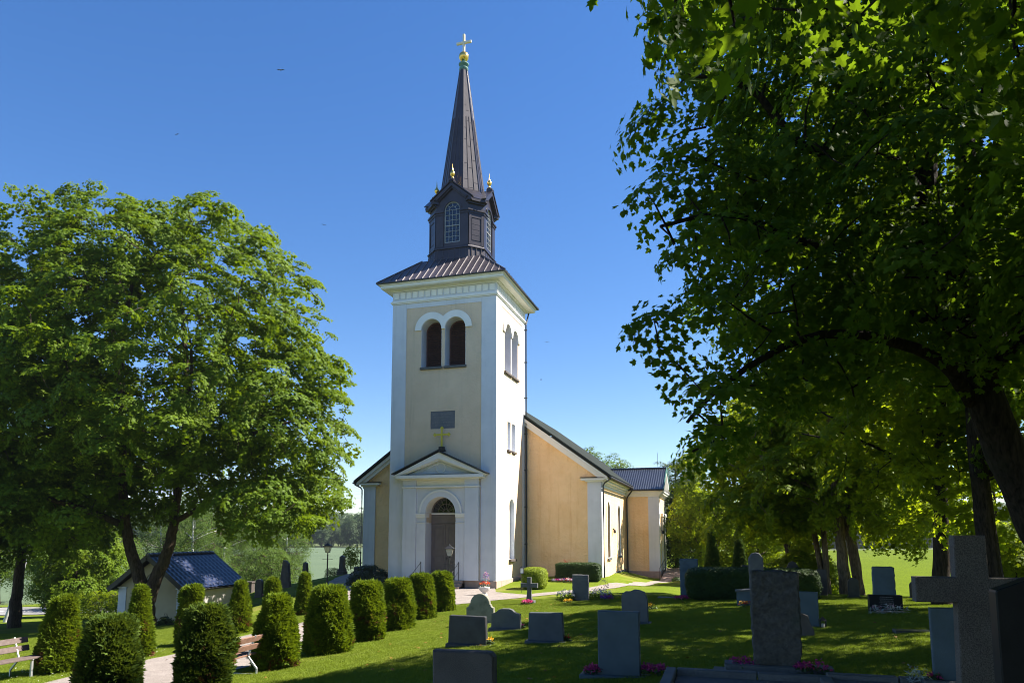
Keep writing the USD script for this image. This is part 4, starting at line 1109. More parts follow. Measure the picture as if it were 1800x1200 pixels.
maple_tufts = [tuft(10 + k, 130, .62, .135, 'maple_lite', .36, .4, .10) for k in range(6)]
maple_big = [tuft(20 + k, 92, .62, .108, 'maple', .48, .55, .16) for k in range(6)]
maple_loose = [tuft(30 + k, 40, .55, .145, 'maple', .6, .6, .2) for k in range(4)]
round_tufts = [tuft(40 + k, 120, .70, .13, 'oval', .6, .4, .12) for k in range(4)]
birch_tufts = [tuft(50 + k, 130, .60, .10, 'diamond', .7, .6, .95) for k in range(4)]
far_tufts = [tuft(60 + k, 60, 1.0, .34, 'diamond', .7, .4, .3) for k in range(4)]
conifer_tufts = [tuft(70 + k, 90, .5, .14, 'lance', .5, .9, .3) for k in range(3)]

def V3(lat, d, z):
    x, y = wxy(lat, d); return np.array([x, y, z])
def lobe(lat, d, z, rl, rd, rz, w=1.0):
    return (V3(lat, d, z), (rl, rd, rz), w)

def build_tree(name, label, base, limbs, lobes, n, sep, protos, leaf, barkm, seed, core=.5, low=None, scale=(.8, 1.25), group=None, twig=.012, up=.9, out=.7, flare=True, cut=None, sides=12, twigm=None):
    """limbs: list of (points relative to the base, r0, r1)."""
    base = np.asarray(base, float)
    t = thing(name, label, 'tree', base, 0, group)
    tr = Tree(seed)
    for pts, r0, r1 in limbs:
        tr.limb(pts, r0, r1)
    if flare:
        q, rad = tr.seg[0]
        h = q[:, 2] - q[0, 2]
        tr.seg[0] = (q, rad * (1 + .38 * np.exp(-np.maximum(h, 0) / .28)))
    lob = [(np.asarray(l[0]) - base, l[1], l[2]) for l in lobes]
    pos, od = sample_lobes(tr.r, lob, n, sep, core, None if low is None else low - base[2])
    if cut is not None:
        ok = cut(pos + base); pos, od = pos[ok], od[ok]
    part(t, 'trunk', cat(*[[w] for w in tr.wood(sides)]), barkm, True)
    br = tr.branches(pos, twig=twig)
    if br:
        part(t, 'branches', cat(br), twigm or barkm, True, kind='stuff')
    crown(t, tr, pos, od, protos, leaf, scale, up, out)
    return t

# ---- the two-stemmed maple on the left lawn
B = at(-18.2, 35.6)
loc = lambda lat, d, z: V3(lat, d, z) - B
fork = loc(-18.25, 35.6, gz(*B[:2]) + 1.6)
build_tree('maple_tree', 'large round maple with a forked trunk in front of the small tomb house', B,
    [([loc(-17.98, 35.6, -1.6), loc(-18.02, 35.6, -.7), loc(-18.12, 35.6, .1), loc(-18.5, 35.5, 1.2), loc(-18.95, 35.4, 2.6), loc(-19.3, 35.2, 4.9), loc(-19.5, 35, 8.9), loc(-19.9, 35.3, 12.5), loc(-19.7, 35.5, 16)], .43, .09),
     ([loc(-18.08, 35.6, -.3), loc(-17.75, 35.65, .9), loc(-17.35, 35.75, 2.0), loc(-17.12, 35.85, 3.2), loc(-17.05, 35.9, 4.5), loc(-16.85, 36, 7.2), loc(-16.9, 36, 11.5), loc(-17.4, 36, 16)], .36, .09),
     ([loc(-17.05, 35.9, 3.8), loc(-15.4, 35.4, 4.6), loc(-14.0, 35.2, 4.9), loc(-12.0, 35.0, 4.6), loc(-10.4, 34.8, 3.8)], .15, .03),
     ([loc(-16.95, 36, 6.0), loc(-14.8, 36.2, 7.6), loc(-12.6, 36, 8.6), loc(-10.2, 36, 9.2)], .17, .03),
     ([loc(-16.85, 36, 7.8), loc(-14.5, 36.6, 10.4), loc(-12.5, 37, 12.4)], .15, .03),
     ([loc(-19.1, 35.3, 3.6), loc(-21.5, 34.6, 4.6), loc(-24.0, 34.2, 5.2), loc(-26, 34, 5.0)], .18, .03),
     ([loc(-19.4, 35, 7.2), loc(-22.6, 34.6, 9.4), loc(-25, 34.4, 11)], .17, .03),
     ([loc(-19.55, 35.1, 9.5), loc(-19, 33.0, 12.5), loc(-18, 31.5, 15)], .13, .03),
     ([loc(-16.85, 36, 9), loc(-15.5, 33.6, 11.2), loc(-14.8, 31.5, 12.6)], .13, .03)],
    [lobe(-17.4, 35.5, 12.0, 8.3, 8.0, 8.5, 1.0), lobe(-11.2, 35, 8.8, 3.4, 4.5, 4.0, 1.1), lobe(-11.5, 34.4, 4.6, 3.2, 3.6, 1.7, 1.8), lobe(-11.8, 39.4, 6.2, 3.0, 3.0, 2.4, 1.2), lobe(-20.5, 34.5, 17.2, 4.6, 4, 3.4, 1.2), lobe(-24, 34.5, 8.5, 4.5, 5, 5.2, 1.0), lobe(-23.6, 34.5, 14.2, 4.4, 4.4, 4.2, 1.0), lobe(-23.2, 34.5, 17.0, 3.4, 3.8, 3.2, 1.0), lobe(-17.5, 31.5, 9.6, 5, 3.5, 3.8, .7), lobe(-21.5, 33, 4.4, 4.0, 3.6, 1.8, 1.3)],
    1900, .47, maple_tufts, maple_leaf, bark, 5, core=.50, low=2.6, scale=(.65, 1.45))
# ---- darker maple at the left edge
B = at(-27.6, 40)
loc = lambda lat, d, z: V3(lat, d, z) - B
build_tree('maple_tree', 'dark maple with one straight trunk at the left edge of the lawn', B,
    [([(0, 0, -.4), loc(-27.57, 40, -1.0), loc(-27.52, 40, 0.6), loc(-27.45, 40, 2.8), loc(-27.5, 40, 5.5), loc(-27.9, 40, 9), loc(-28, 40, 13)], .36, .06),
     ([loc(-27.4, 40, 2.6), loc(-25.6, 39.4, 4.2), loc(-23.5, 39, 4.6), loc(-21.5, 38.5, 4.0)], .14, .03),
     ([loc(-27.5, 40, 4), loc(-30, 39.4, 5.6), loc(-33, 39, 6)], .16, .03)],
    [lobe(-28.5, 40, 9.5, 7.0, 6.5, 6.5, 1.0), lobe(-24.5, 38.8, 5.2, 4.6, 4.2, 2.9, 1.6), lobe(-30, 37.5, 4.6, 4.5, 4, 2.8, 1.4), lobe(-26.5, 37.5, 3.2, 3.0, 3, 1.6, 1.2)],
    900, .56, maple_tufts, maple_leaf, bark, 6, core=.5, low=1.3, scale=(.9, 1.4))
# ---- the big maple on the right
B = at(9.75, 12.2)
loc = lambda lat, d, z: V3(lat, d, z) - B
def no_block(p):      # nothing of the crown in the first metres in front of the viewer
    la, dd = latd(p[:, 0], p[:, 1])
    return dd > 5.2
build_tree('maple_tree', 'huge dark maple leaning over the graves on the right', B,
    [([(0, 0, -.3), loc(9.5, 12.2, 2.4), loc(8.85, 12.1, 3.8), loc(8.2, 12.0, 5.4), loc(7.8, 12, 6.8), loc(7.5, 12, 8.0), loc(7.4, 12, 9.6), loc(7.7, 12.2, 12), loc(7.9, 12.2, 15)], .42, .08),
     ([loc(7.5, 12, 7.6), loc(7.1, 12.0, 9.4), loc(6.6, 12.0, 11.0), loc(6.2, 12, 13), loc(5.6, 12, 15)], .22, .05),
     ([loc(7.75, 12, 7.2), loc(8.2, 12.2, 9.4), loc(8.6, 12.4, 11.4), loc(9.4, 12.6, 14)], .20, .05),
     ([loc(7.9, 12, 5.5), loc(7.0, 11.4, 6.1), loc(5.6, 10.9, 6.35), loc(4.4, 10.6, 6.2), loc(3.2, 10.4, 5.5), loc(2.6, 10.4, 4.9)], .12, .025),
     ([loc(7.6, 12, 7.6), loc(6.2, 11.6, 8.0), loc(4.9, 11.4, 8.1), loc(3.6, 11.2, 8.5), loc(2.4, 11, 8.2)], .12, .025),
     ([loc(7.5, 12, 8.6), loc(6.2, 11.0, 9.4), loc(4.6, 10.4, 9.2), loc(3.6, 10, 9.9), loc(2.6, 9.8, 10.0)], .12, .025),
     ([loc(7.3, 12, 10), loc(5.6, 11, 11.6), loc(3.8, 10.6, 12.4)], .12, .025),
     ([loc(8.0, 12, 5.8), loc(8.2, 10, 6.8), loc(8.4, 8.2, 7.2), loc(8, 7, 7)], .12, .025),
     ([loc(8.0, 12, 6.2), loc(9.6, 12.6, 7.4), loc(11.6, 13, 8.0), loc(13.4, 13, 7.8)], .13, .025),
     ([loc(7.8, 12, 6.8), loc(7.4, 14, 7.8), loc(6.6, 16, 8.2), loc(6, 17.5, 8)], .12, .025)],
    [lobe(8.0, 12, 10.8, 4.6, 5.6, 5.0, 1.0), lobe(5.0, 11.2, 6.9, 1.9, 2.6, 1.8, 1.6), lobe(4.9, 11.0, 9.9, 2.0, 2.6, 2.1, 1.3), lobe(2.95, 10.6, 9.65, 1.1, 1.5, .75, 1.6), lobe(2.75, 10.6, 8.6, 1.15, 1.6, .62, 1.7),
     lobe(3.15, 10.6, 7.45, .95, 1.5, .55, 1.7), lobe(2.65, 10.5, 6.2, 1.15, 1.5, .62, 1.8), lobe(3.1, 10.6, 5.1, 1.1, 1.5, .72, 1.9), lobe(5.2, 11.0, 12.8, 2.5, 3, 2.3, 1.0), lobe(3.3, 10.8, 11.0, 1.0, 1.4, .7, 1.5), lobe(7.4, 9.0, 7.9, 3.0, 2.8, 1.9, 1.2), lobe(10.5, 11.5, 7.4, 3.4, 3.6, 2.4, 1.2), lobe(8.6, 9.6, 5.9, 1.9, 1.4, 1.0, 1.3), lobe(7.2, 14.8, 9.0, 3.4, 3.0, 2.4, 1.0)],
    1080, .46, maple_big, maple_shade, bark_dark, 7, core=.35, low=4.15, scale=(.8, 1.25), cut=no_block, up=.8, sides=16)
# ---- maple behind the viewer: its drooping branches hang into the top of the view
B = at(5.5, -1.5)
loc = lambda lat, d, z: V3(lat, d, z) - B
def overhead(p):
    la, dd = latd(p[:, 0], p[:, 1])
    up_ = (p[:, 2] - EYE[2])
    in_view = (dd > .4) & (np.abs(la) < .78 * dd + .8)
    lim = dd * np.interp(la / np.maximum(dd, .3), [.05, .16, .22, .32, .48, .56, .75], [.80, .72, .68, .66, .64, .56, .44]) + .34
    return ~(in_view & (up_ < lim)) & (np.hypot(la, dd) > 1.6)
build_tree('maple_tree', 'maple whose large near leaves hang into the top right corner', B,
    [([(0, 0, -.3), loc(5.5, -1.5, 4), loc(5.4, -1.4, 7), loc(5.2, -1.2, 11), loc(5, -1, 15)], .42, .08),
     ([loc(5.45, -1.5, 4.6), loc(4.4, .4, 7.0), loc(3.4, 2.4, 8.4), loc(2.4, 4.2, 8.6), loc(1.4, 5.4, 8.2)], .07, .012),
     ([loc(5.45, -1.5, 5.4), loc(5.4, .8, 7.4), loc(5.0, 3.0, 8.6), loc(4.6, 5.2, 8.6)], .07, .012),
     ([loc(5.3, -1.3, 7), loc(2, -1, 9.5), loc(-1, -.5, 10.5)], .13, .03)],
    [lobe(4.6, -1, 11.2, 6.0, 5.2, 5.6, 1.0), lobe(3.4, 3.6, 6.9, 3.4, 2.6, 1.6, 2.2), lobe(1.8, 4.3, 6.5, 1.6, 1.3, 1.0, 2.5), lobe(1.02, 3.4, 6.1, .5, .5, .4, 30), lobe(0, -1.5, 9.5, 4.5, 4, 2.8, .8), lobe(7.2, 4.6, 9.6, 3.6, 3.2, 2.4, 1.6), lobe(4.4, 5.2, 9.2, 2.6, 2.4, 1.6, 1.6)],
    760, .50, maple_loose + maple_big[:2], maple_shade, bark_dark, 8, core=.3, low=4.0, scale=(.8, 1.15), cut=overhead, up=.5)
# ------------------------------------------------------------------ more trees
def simple_tree(name, label, lat, d, h, rad, leaf, protos, n, sep, seed, trunk=.25, barkm=bark, lean=0.0, low=.25, group=None, lobes=None, scale=(.8, 1.25), core=.4, stems=1, up=.7, out=.7, base=None):
    B = at(lat, d) if base is None else np.asarray(base, float)
    r = np.random.default_rng(seed)
    limbs = []
    for s in range(stems):
        a = r.uniform(0, 6.28)
        off = np.array([math.cos(a), math.sin(a), 0]) * (.0 if stems == 1 else trunk * 1.1)
        ln = np.array([*(RH * lean), 0]) + r.normal(0, .03 * h, 3) * [1, 1, 0]
        limbs.append(([off + [0, 0, -.3], off + ln * .3 + [0, 0, h * .18], off + ln * .7 + [0, 0, h * .42], off * 2 + ln + [0, 0, h * .68], off * 2.4 + ln * 1.1 + [0, 0, h * .90]], trunk, trunk * .18))
    for k in range(7):
        z0 = h * r.uniform(low + .02, .7); a = k * 2.4 + r.uniform(0, .8)
        e = np.array([math.cos(a), math.sin(a), 0]) * rad * r.uniform(.5, .8)
        limbs.append(([[0, 0, z0], e * .5 + [0, 0, z0 + rad * .18], e + [0, 0, z0 + rad * .30]], trunk * .35, .02))
    if lobes is None:
        c = h * (1 + low) / 2
        lobes = [((0, 0, c), (rad, rad, h * (1 - low) / 2), 1.0)]
        for k in range(4):
            a = r.uniform(0, 6.28)
            lobes.append((np.array([math.cos(a) * rad * .55, math.sin(a) * rad * .55, h * r.uniform(low + .12, .75)]), (rad * .55, rad * .55, h * .16), 1.0))
        lobes = [(np.asarray(l[0]) + B, l[1], l[2]) for l in lobes]
    return build_tree(name, label, B, limbs, lobes, n, sep, protos, leaf, barkm, seed, core, None, scale, group, .012 if d < 60 else .03, up, out, sides=10, twigm=bark if barkm is birch_bark else None)

px = lambda x, d: (x - 900) / 1244.34 * d
# group of old maples with brown trunks beyond the graves
def crownlobe(lat, d, z, r, rz, w=1.0): return lobe(lat, d, z, r, r * .9, rz, w)
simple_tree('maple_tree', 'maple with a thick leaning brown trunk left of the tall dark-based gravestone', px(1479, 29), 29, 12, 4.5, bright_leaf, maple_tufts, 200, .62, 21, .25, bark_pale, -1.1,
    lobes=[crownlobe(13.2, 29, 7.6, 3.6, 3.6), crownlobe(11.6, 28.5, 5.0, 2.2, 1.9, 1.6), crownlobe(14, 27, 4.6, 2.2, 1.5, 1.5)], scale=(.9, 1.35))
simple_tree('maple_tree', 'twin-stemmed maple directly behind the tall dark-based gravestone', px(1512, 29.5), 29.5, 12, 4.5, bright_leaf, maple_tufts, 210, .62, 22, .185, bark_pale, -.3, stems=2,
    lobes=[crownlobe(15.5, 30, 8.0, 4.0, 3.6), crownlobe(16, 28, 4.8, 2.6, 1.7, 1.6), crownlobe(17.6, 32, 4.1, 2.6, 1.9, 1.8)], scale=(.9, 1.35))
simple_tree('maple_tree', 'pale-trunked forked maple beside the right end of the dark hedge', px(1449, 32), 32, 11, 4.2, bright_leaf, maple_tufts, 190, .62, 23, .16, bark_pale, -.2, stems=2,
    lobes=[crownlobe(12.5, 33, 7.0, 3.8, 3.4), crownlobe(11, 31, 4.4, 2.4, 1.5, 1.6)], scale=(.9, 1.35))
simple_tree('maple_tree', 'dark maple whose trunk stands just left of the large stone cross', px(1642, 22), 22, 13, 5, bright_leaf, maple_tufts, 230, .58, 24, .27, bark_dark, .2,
    lobes=[crownlobe(13, 21.5, 9.0, 4.8, 4.2), crownlobe(11.5, 20.5, 5.6, 2.8, 1.8, 1.5), crownlobe(14.5, 20, 4.2, 2.2, 1.1, 1.2)], scale=(.9, 1.35))
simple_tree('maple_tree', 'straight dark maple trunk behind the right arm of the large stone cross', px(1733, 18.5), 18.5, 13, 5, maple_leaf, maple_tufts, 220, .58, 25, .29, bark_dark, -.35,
    lobes=[crownlobe(13.5, 18.5, 9.5, 4.6, 4.0), crownlobe(14.5, 17.5, 5.8, 3.0, 2.0, 1.5), crownlobe(16.5, 19, 4.6, 2.6, 1.6, 1.3)], scale=(.9, 1.35))
simple_tree('maple_tree', 'tall maple in the middle of the wood behind the graves', 14.5, 36, 13, 5.2, bright_leaf, maple_tufts, 220, .68, 26, .28, bark, 0,
    lobes=[crownlobe(15.2, 36, 7.8, 4.0, 4.4), crownlobe(14.2, 35, 4.4, 3.0, 2.0, 1.3)], scale=(1.0, 1.5))
simple_tree('maple_tree', 'maple standing against the bright field beyond the large stone cross', 23, 34, 12, 5, bright_leaf, maple_tufts, 120, .75, 28, .26, bark, 0, low=.36, scale=(1.0, 1.5))
# tall shade trees to the right of the view: they shade the graves
for k, (la, dd, hh, rr_) in enumerate(((16.5, 10.5, 14, 4.8), (13.5, 3.5, 15, 5.0))):
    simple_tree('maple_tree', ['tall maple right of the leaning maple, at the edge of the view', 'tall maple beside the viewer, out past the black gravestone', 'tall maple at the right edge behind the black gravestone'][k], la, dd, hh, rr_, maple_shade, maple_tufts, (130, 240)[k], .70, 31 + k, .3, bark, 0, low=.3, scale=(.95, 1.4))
# the row of maples behind the viewer: the foreground stands in their shade
for k, (la, dd, hh, rr_) in enumerate(((-5, -9, 16, 5.5), (3, -13, 16, 5.5), (11, -7, 17, 6), (-12, -16, 16, 6), (17, -1, 16, 5.5))):
    simple_tree('maple_tree', ['maple of the row behind the viewer, nearest on the left', 'maple of the row straight behind the viewer', 'maple of the row behind the viewer on the right', 'farthest left maple of the row behind the viewer', 'maple of the row beside the viewer, outermost on the right'][k], la, dd, hh, rr_, maple_shade, maple_tufts, 560, .62, 71 + k, .32, bark, 0, low=.14, scale=(1.2, 1.8))
# trees around the transept
simple_tree('lime_tree', 'dense dark green tree right behind the south porch gable', px(1186, 66), 66, 11.5, 3.6, far_leaf, round_tufts, 420, .55, 41, .22, bark, 0, low=.06, scale=(1.0, 1.5))
simple_tree('lime_tree', 'dark tree showing its tip above the black tiled porch roof', px(1062, 84), 84, 16, 4.2, birch_leaf, round_tufts, 200, .8, 42, .25, bark, 0, low=.1, scale=(1.4, 2.0))
simple_tree('ash_tree', 'thin sunlit tree with a bare stem between the porch and the wood', px(1252, 56), 56, 11.0, 3.2, bright_leaf, maple_tufts, 130, .75, 43, .13, bark, 0, low=.22, scale=(.9, 1.4))
simple_tree('ash_tree', 'low sunlit tree left of the two narrow conifers', px(1228, 60), 60, 7.5, 2.6, bright_leaf, maple_tufts, 120, .7, 44, .1, bark, 0, low=.1, scale=(.9, 1.4))
simple_tree('ash_tree', 'sunlit young tree behind the small stone with a pointed top', px(1330, 46), 46, 8.5, 3.2, bright_leaf, maple_tufts, 170, .7, 45, .13, bark, 0, low=.12, scale=(.9, 1.4))
simple_tree('hazel_shrub', 'bushy sunlit shrub low behind the dark hedge', px(1400, 42), 42, 4.6, 2.6, bright_leaf, maple_tufts, 120, .6, 46, .07, bark, 0, low=.04, scale=(.8, 1.2))
simple_tree('hazel_shrub', 'sunlit bush at the right edge behind the large stone cross', 16.5, 23.5, 2.8, 1.8, bright_leaf, maple_tufts, 90, .42, 47, .05, bark, 0, low=.04, scale=(.7, 1.0))
simple_tree('hazel_shrub', 'bush growing between the two brown maple trunks', 13.6, 33.5, 2.6, 1.5, bright_leaf, maple_tufts, 60, .42, 48, .05, bark, 0, low=.04, scale=(.7, 1.0))
# left: birches and shrubs beyond the tomb house, young trees by the road
for k, (x, d, h, rr_) in enumerate(((345, 72, 12.0, 3.4), (398, 80, 13.5, 3.8), (452, 86, 13.0, 3.6), (505, 92, 11.2, 3.2), (300, 82, 12, 3.8))):
    simple_tree('birch_tree', ['drooping birch just above the ridge of the tomb house', 'tall drooping birch right of the tomb house ridge', 'drooping birch above the right end of the tomb house', 'rightmost birch of the row beside the crop field', 'birch behind the forked trunk of the large maple'][k], px(x, d), d, h, rr_, birch_leaf, birch_tufts, 260, .62, 51 + k, .2, birch_bark, 0, low=.06, scale=(1.0, 1.5), up=1.2, out=.4)
simple_tree('birch_tree', 'slim leaning birch trunk left of the dark maple by the road', px(26, 45), 45, 9, 2.6, birch_leaf, birch_tufts, 80, .7, 57, .16, birch_bark, .9, low=.45, scale=(.9, 1.3), up=1.2, out=.4)
simple_tree('maple_tree', 'young sunlit maple by the road left of the tomb house', px(150, 52), 52, 7.5, 3.2, maple_leaf, maple_tufts, 230, .55, 58, .14, bark, 0, low=.10, scale=(.9, 1.3))
simple_tree('hazel_shrub', 'grey-green willow shrub behind the tomb house gable', px(205, 62), 62, 7, 3.0, birch_leaf, birch_tufts, 170, .6, 59, .1, bark, 0, low=.03, scale=(1, 1.4))
simple_tree('maple_tree', 'broad maple across the road behind the dark left maple', px(12, 74), 74, 11, 4.6, maple_leaf, round_tufts, 230, .75, 64, .2, bark, 0, low=.16, scale=(1.1, 1.7))
simple_tree('willow_tree', 'drooping willow by the road just right of the dark left trunk', px(92, 66), 66, 6.5, 2.9, birch_leaf, birch_tufts, 150, .6, 65, .12, bark, 0, low=.14, scale=(.9, 1.3), up=1.2, out=.4)
simple_tree('hazel_shrub', 'low bright shrub beside the left pilaster of the tomb house', px(186, 46), 46, 1.6, 1.7, bright_leaf, round_tufts, 70, .36, 60, .04, bark, 0, low=.02, scale=(.55, .8))
simple_tree('hazel_shrub', 'leafy shrub behind the leaning dark gravestone on the slope', px(478, 62), 62, 4.6, 2.4, birch_leaf, round_tufts, 120, .5, 61, .05, bark, 0, low=.02, scale=(.8, 1.1))
simple_tree('young_tree', 'thin young tree beside the dark obelisk north of the church', px(621, 58), 58, 2.5, .75, bright_leaf, maple_loose, 34, .3, 62, .03, bark, 0, low=.2, scale=(.55, .8))
simple_tree('hazel_shrub', 'small bush in front of the obelisk at the edge of the slope', px(592, 58), 58, .9, .8, birch_leaf, round_tufts, 20, .3, 63, .02, bark, 0, low=.02, scale=(.4, .6))
# the far wood beyond the crop field
r_ = np.random.default_rng(77)
k = 0
for x in np.arange(318, 652, 9.5):
    d = r_.uniform(352, 392)
    h = r_.uniform(13, 19) if x < 560 else r_.uniform(15, 21)
    simple_tree('forest_tree', 'dark tree in the wood at the far edge of the blue-green field', px(x + r_.uniform(-4, 4), d), d, h, h * .26, far_leaf, far_tufts, 95, 1.25, 200 + k, .3, bark, 0, low=.06, group='wood beyond the blue-green field', scale=(1.2, 1.9))
    k += 1
# far woods on the other side: nobody could count these
r_ = np.random.default_rng(78)
n = 9000
la = r_.uniform(20, 520, n); dd = 345 + r_.uniform(0, 60, n) + .02 * la
la2 = r_.uniform(-520, -60, 2600); dd2 = 430 + r_.uniform(0, 70, 2600)
la, dd = np.r_[la, la2], np.r_[dd, dd2]
X = EYE[0] + la * RH[0] + dd * FH[0]; Y = EYE[1] + la * RH[1] + dd * FH[1]
hmax = 13 + 9 * meshkit.noise(np.c_[la / 6.0, dd / 6.0, np.zeros(len(la))], 2)
Z = ground(X, Y) + hmax * r_.uniform(.05, 1, len(la)) ** .8
q = quat_from_z(r_.normal(0, .4, (len(la), 3)) + [0, 0, 1], r_.uniform(0, 6.28, len(la)))
fw = instancer('/World', 'far_wood', far_tufts, far_leaf, np.c_[X, Y, Z], q, r_.uniform(2.4, 4.2, len(la)), r_.integers(0, 4, len(la)))
tag(stage.GetPrimAtPath(fw), label='hazy wooded ridge on the horizon', cat='wood', kind='stuff')

# ------------------------------------------------------------------ clipped conifers along the path
def fan_spray(seed, n=18, L=.12, w=.017, flat=True):
    r = np.random.default_rng(seed)
    a = np.linspace(-1.0, 1.0, n) + r.normal(0, .08, n)
    p0 = np.stack([np.sin(a) * L * .25, np.zeros(n), np.cos(a) * L * .15], 1) + r.normal(0, .012, (n, 3))
    d = unit(np.stack([np.sin(a) * .9, r.normal(0, .28, n), np.cos(a) + .15], 1))
    l = L * r.uniform(.55, 1.05, n)
    s = unit(np.cross(d, np.array([0, 1.0, 0]) + r.normal(0, .3, (n, 3))))
    V = np.stack([p0 - s * w * .4, p0 + d * l[:, None] * .5 - s * w, p0 + d * l[:, None], p0 + d * l[:, None] * .5 + s * w], 1)
    F = np.array([[0, 1, 2], [0, 2, 3]])[None] + (np.arange(n) * 4)[:, None, None]
    return trimesh.Trimesh(V.reshape(-1, 3), F.reshape(-1, 3), process=False)
fans = [fan_spray(300 + k) for k in range(5)]

def prof(kind, t, h, r0, rt):
    """Radius at height share t."""
    if kind == 'clipped':
        return np.interp(t, [0, .04, .25, .55, .85, .95, 1.0], [r0 * .86, r0 * .97, r0, r0 * .93 + rt * .07, rt, rt * .9, rt * .62])
    return np.interp(t, [0, .05, .2, .5, .8, .95, 1.0], [r0 * .85, r0, r0 * .98, r0 * .74, rt * 1.0, rt * .7, rt * .25])

def conifer(label, lat, d, h, w, wt, seed, kind='clipped', leaf=thuja_leaf, group=None, dens=1.0, name='clipped_thuja', twin=False, brown=.05):
    B = at(lat, d)
    r = np.random.default_rng(seed)
    t = thing(name, label, 'shrub', B, 0, group)
    part(t, 'trunk', tube([(0, 0, -.2), (0.02, 0, h * .3), (0, .02, h * .7)], [.06, .05, .03], 7), bark, True)
    r0, rt = w / 2, wt / 2
    ang0 = np.arange(20) * 2 * np.pi / 20
    zz = np.linspace(0.02, 1, 16)
    ph = r.uniform(0, 6.28, 3)
    def wob(a, z):
        return 1 + .09 * np.sin(2 * a + ph[0] + 3 * z) + .05 * np.sin(3 * a + ph[1] - 5 * z) + .05 * np.sin(5 * a + 9 * z + ph[2])
    body = np.array([[np.cos(a) * prof(kind, z, h, r0, rt) * .80 * wob(a, z), np.sin(a) * prof(kind, z, h, r0, rt) * .80 * wob(a, z), z * h * .95 + .03] for z in zz for a in ang0])
    i, j = np.meshgrid(np.arange(15), np.arange(20), indexing='ij')
    q = np.stack([i * 20 + j, i * 20 + (j + 1) % 20, (i + 1) * 20 + (j + 1) % 20, (i + 1) * 20 + j], -1).reshape(-1, 4)
    f = np.vstack([q[:, [0, 1, 2]], q[:, [0, 2, 3]]])
    body = np.vstack([body, [[0, 0, h * .94]]]); f = np.vstack([f, [[300 + j, 300 + (j + 1) % 20, 320] for j in range(20)]])
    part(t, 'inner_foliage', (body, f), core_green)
    n = int(2700 * dens * h * (r0 + rt))
    z = r.uniform(0.0, 1, n) ** .95
    a = r.uniform(0, 2 * np.pi, n)
    R = prof(kind, z, h, r0, rt) * wob(a, z) * (1 - .20 * r.uniform(0, 1, n) ** 2)
    ntop = int(n * .30) if kind == 'clipped' else int(n * .06)
    pos = np.stack([np.cos(a) * R, np.sin(a) * R, z * h], 1)
    nor = np.stack([np.cos(a) * .8, np.sin(a) * .8, np.full(n, .75)], 1) + r.normal(0, .28, (n, 3))
    at_, rt_ = r.uniform(0, 2 * np.pi, ntop), np.sqrt(r.uniform(0, 1, ntop)) * rt * .95
    pos = np.vstack([pos, np.stack([np.cos(at_) * rt_, np.sin(at_) * rt_, h * (.93 + .05 * r.uniform(0, 1, ntop) - .05 * (rt_ / rt) ** 3)], 1)])
    nor = np.vstack([nor, np.stack([np.cos(at_) * .3, np.sin(at_) * .3, np.ones(ntop)], 1) + r.normal(0, .3, (ntop, 3))])
    if twin:
        s = (pos[:, 2] > h * .8)
        pos[s, 0] += np.where(pos[s, 0] > 0, .10, -.10)
        pos[s & (pos[:, 0] < 0), 2] -= .08
    # tufts come in lumps
    lump = meshkit.noise(np.c_[pos * 4.2], seed)
    pos[:, :2] *= (1 + .22 * (lump - .55))[:, None]
    idx = r.integers(0, 5, len(pos))
    dead = (r.uniform(0, 1, len(pos)) < brown * np.clip(1.6 - 2.6 * pos[:, 2] / h, 0, 1.2) * 4 * (meshkit.noise(np.c_[pos * 3.0], seed + 1) > .55))
    idx = np.where(dead, 5, idx)
    instancer(t, 'foliage', fans + [fans[0]], [leaf] * 5 + [brown_leaf], pos, quat_from_z(nor, r.uniform(0, 6.28, len(pos))), r.uniform(.75, 1.35, len(pos)), idx)
    return t
GT, GB = 'clipped thujas along the right of the gravel path', 'slender thujas along the left of the gravel path'
ord_ = ['nearest clipped thuja, dark and half out of the frame, left of the path', 'clipped thuja right of the bench seen from behind, second from the viewer', 'tapering clipped thuja just right of the bench back', 'broad clipped thuja, fourth of the row towards the church', 'clipped thuja in the middle of the row, fifth from the viewer', 'browned clipped thuja, third from the church door', 'clipped thuja next to last before the church door', 'clipped thuja nearest the church door with the lamp post behind it']
ord_[1] = 'big clipped thuja just left of the bench seen from behind'
for k, (la, d, h, w, wt) in enumerate(((-7.15, 12.9, 1.56, .92, .66), (-6.25, 14.8, 1.60, .92, .62), (-5.6, 17.2, 1.62, .88, .48), (-4.9, 19.3, 1.68, 1.06, .78), (-4.35, 21.6, 1.64, .94, .76), (-3.8, 23.9, 1.58, .92, .72), (-3.4, 26.9, 1.58, .86, .68), (-2.9, 29.7, 1.52, .86, .72))):
    conifer(ord_[k], la, d, h, w, wt, 400 + k, 'clipped', thuja_old if k < 2 else thuja_leaf, GT)
ordb = ['bushy bright thuja with a double tip beside the end of the left bench', 'slender bright thuja in front of the forked maple trunk', 'thuja in front of the near corner of the tomb house', 'narrow thuja at the right end of the tomb house', 'small thuja whose tip shows right of the leaning dark gravestone', 'narrow thuja left of the path in front of the church shadow']
for k, (la, d, h, w, wt) in enumerate(((px(125, 17.4), 17.4, 1.72, .88, .34), (px(258, 19.5), 19.5, 1.80, .62, .26), (px(345, 21.5), 21.5, 1.70, .66, .34), (px(430, 24), 24, 1.62, .66, .24), (px(486, 26.5), 26.5, 1.58, .56, .32), (px(541, 29), 29, 1.60, .56, .28))):
    conifer(ordb[k], la, d, h, w, wt, 420 + k, 'cone', thuja_leaf, GB, 1.1, 'slender_thuja', twin=(k in (0, 2)))
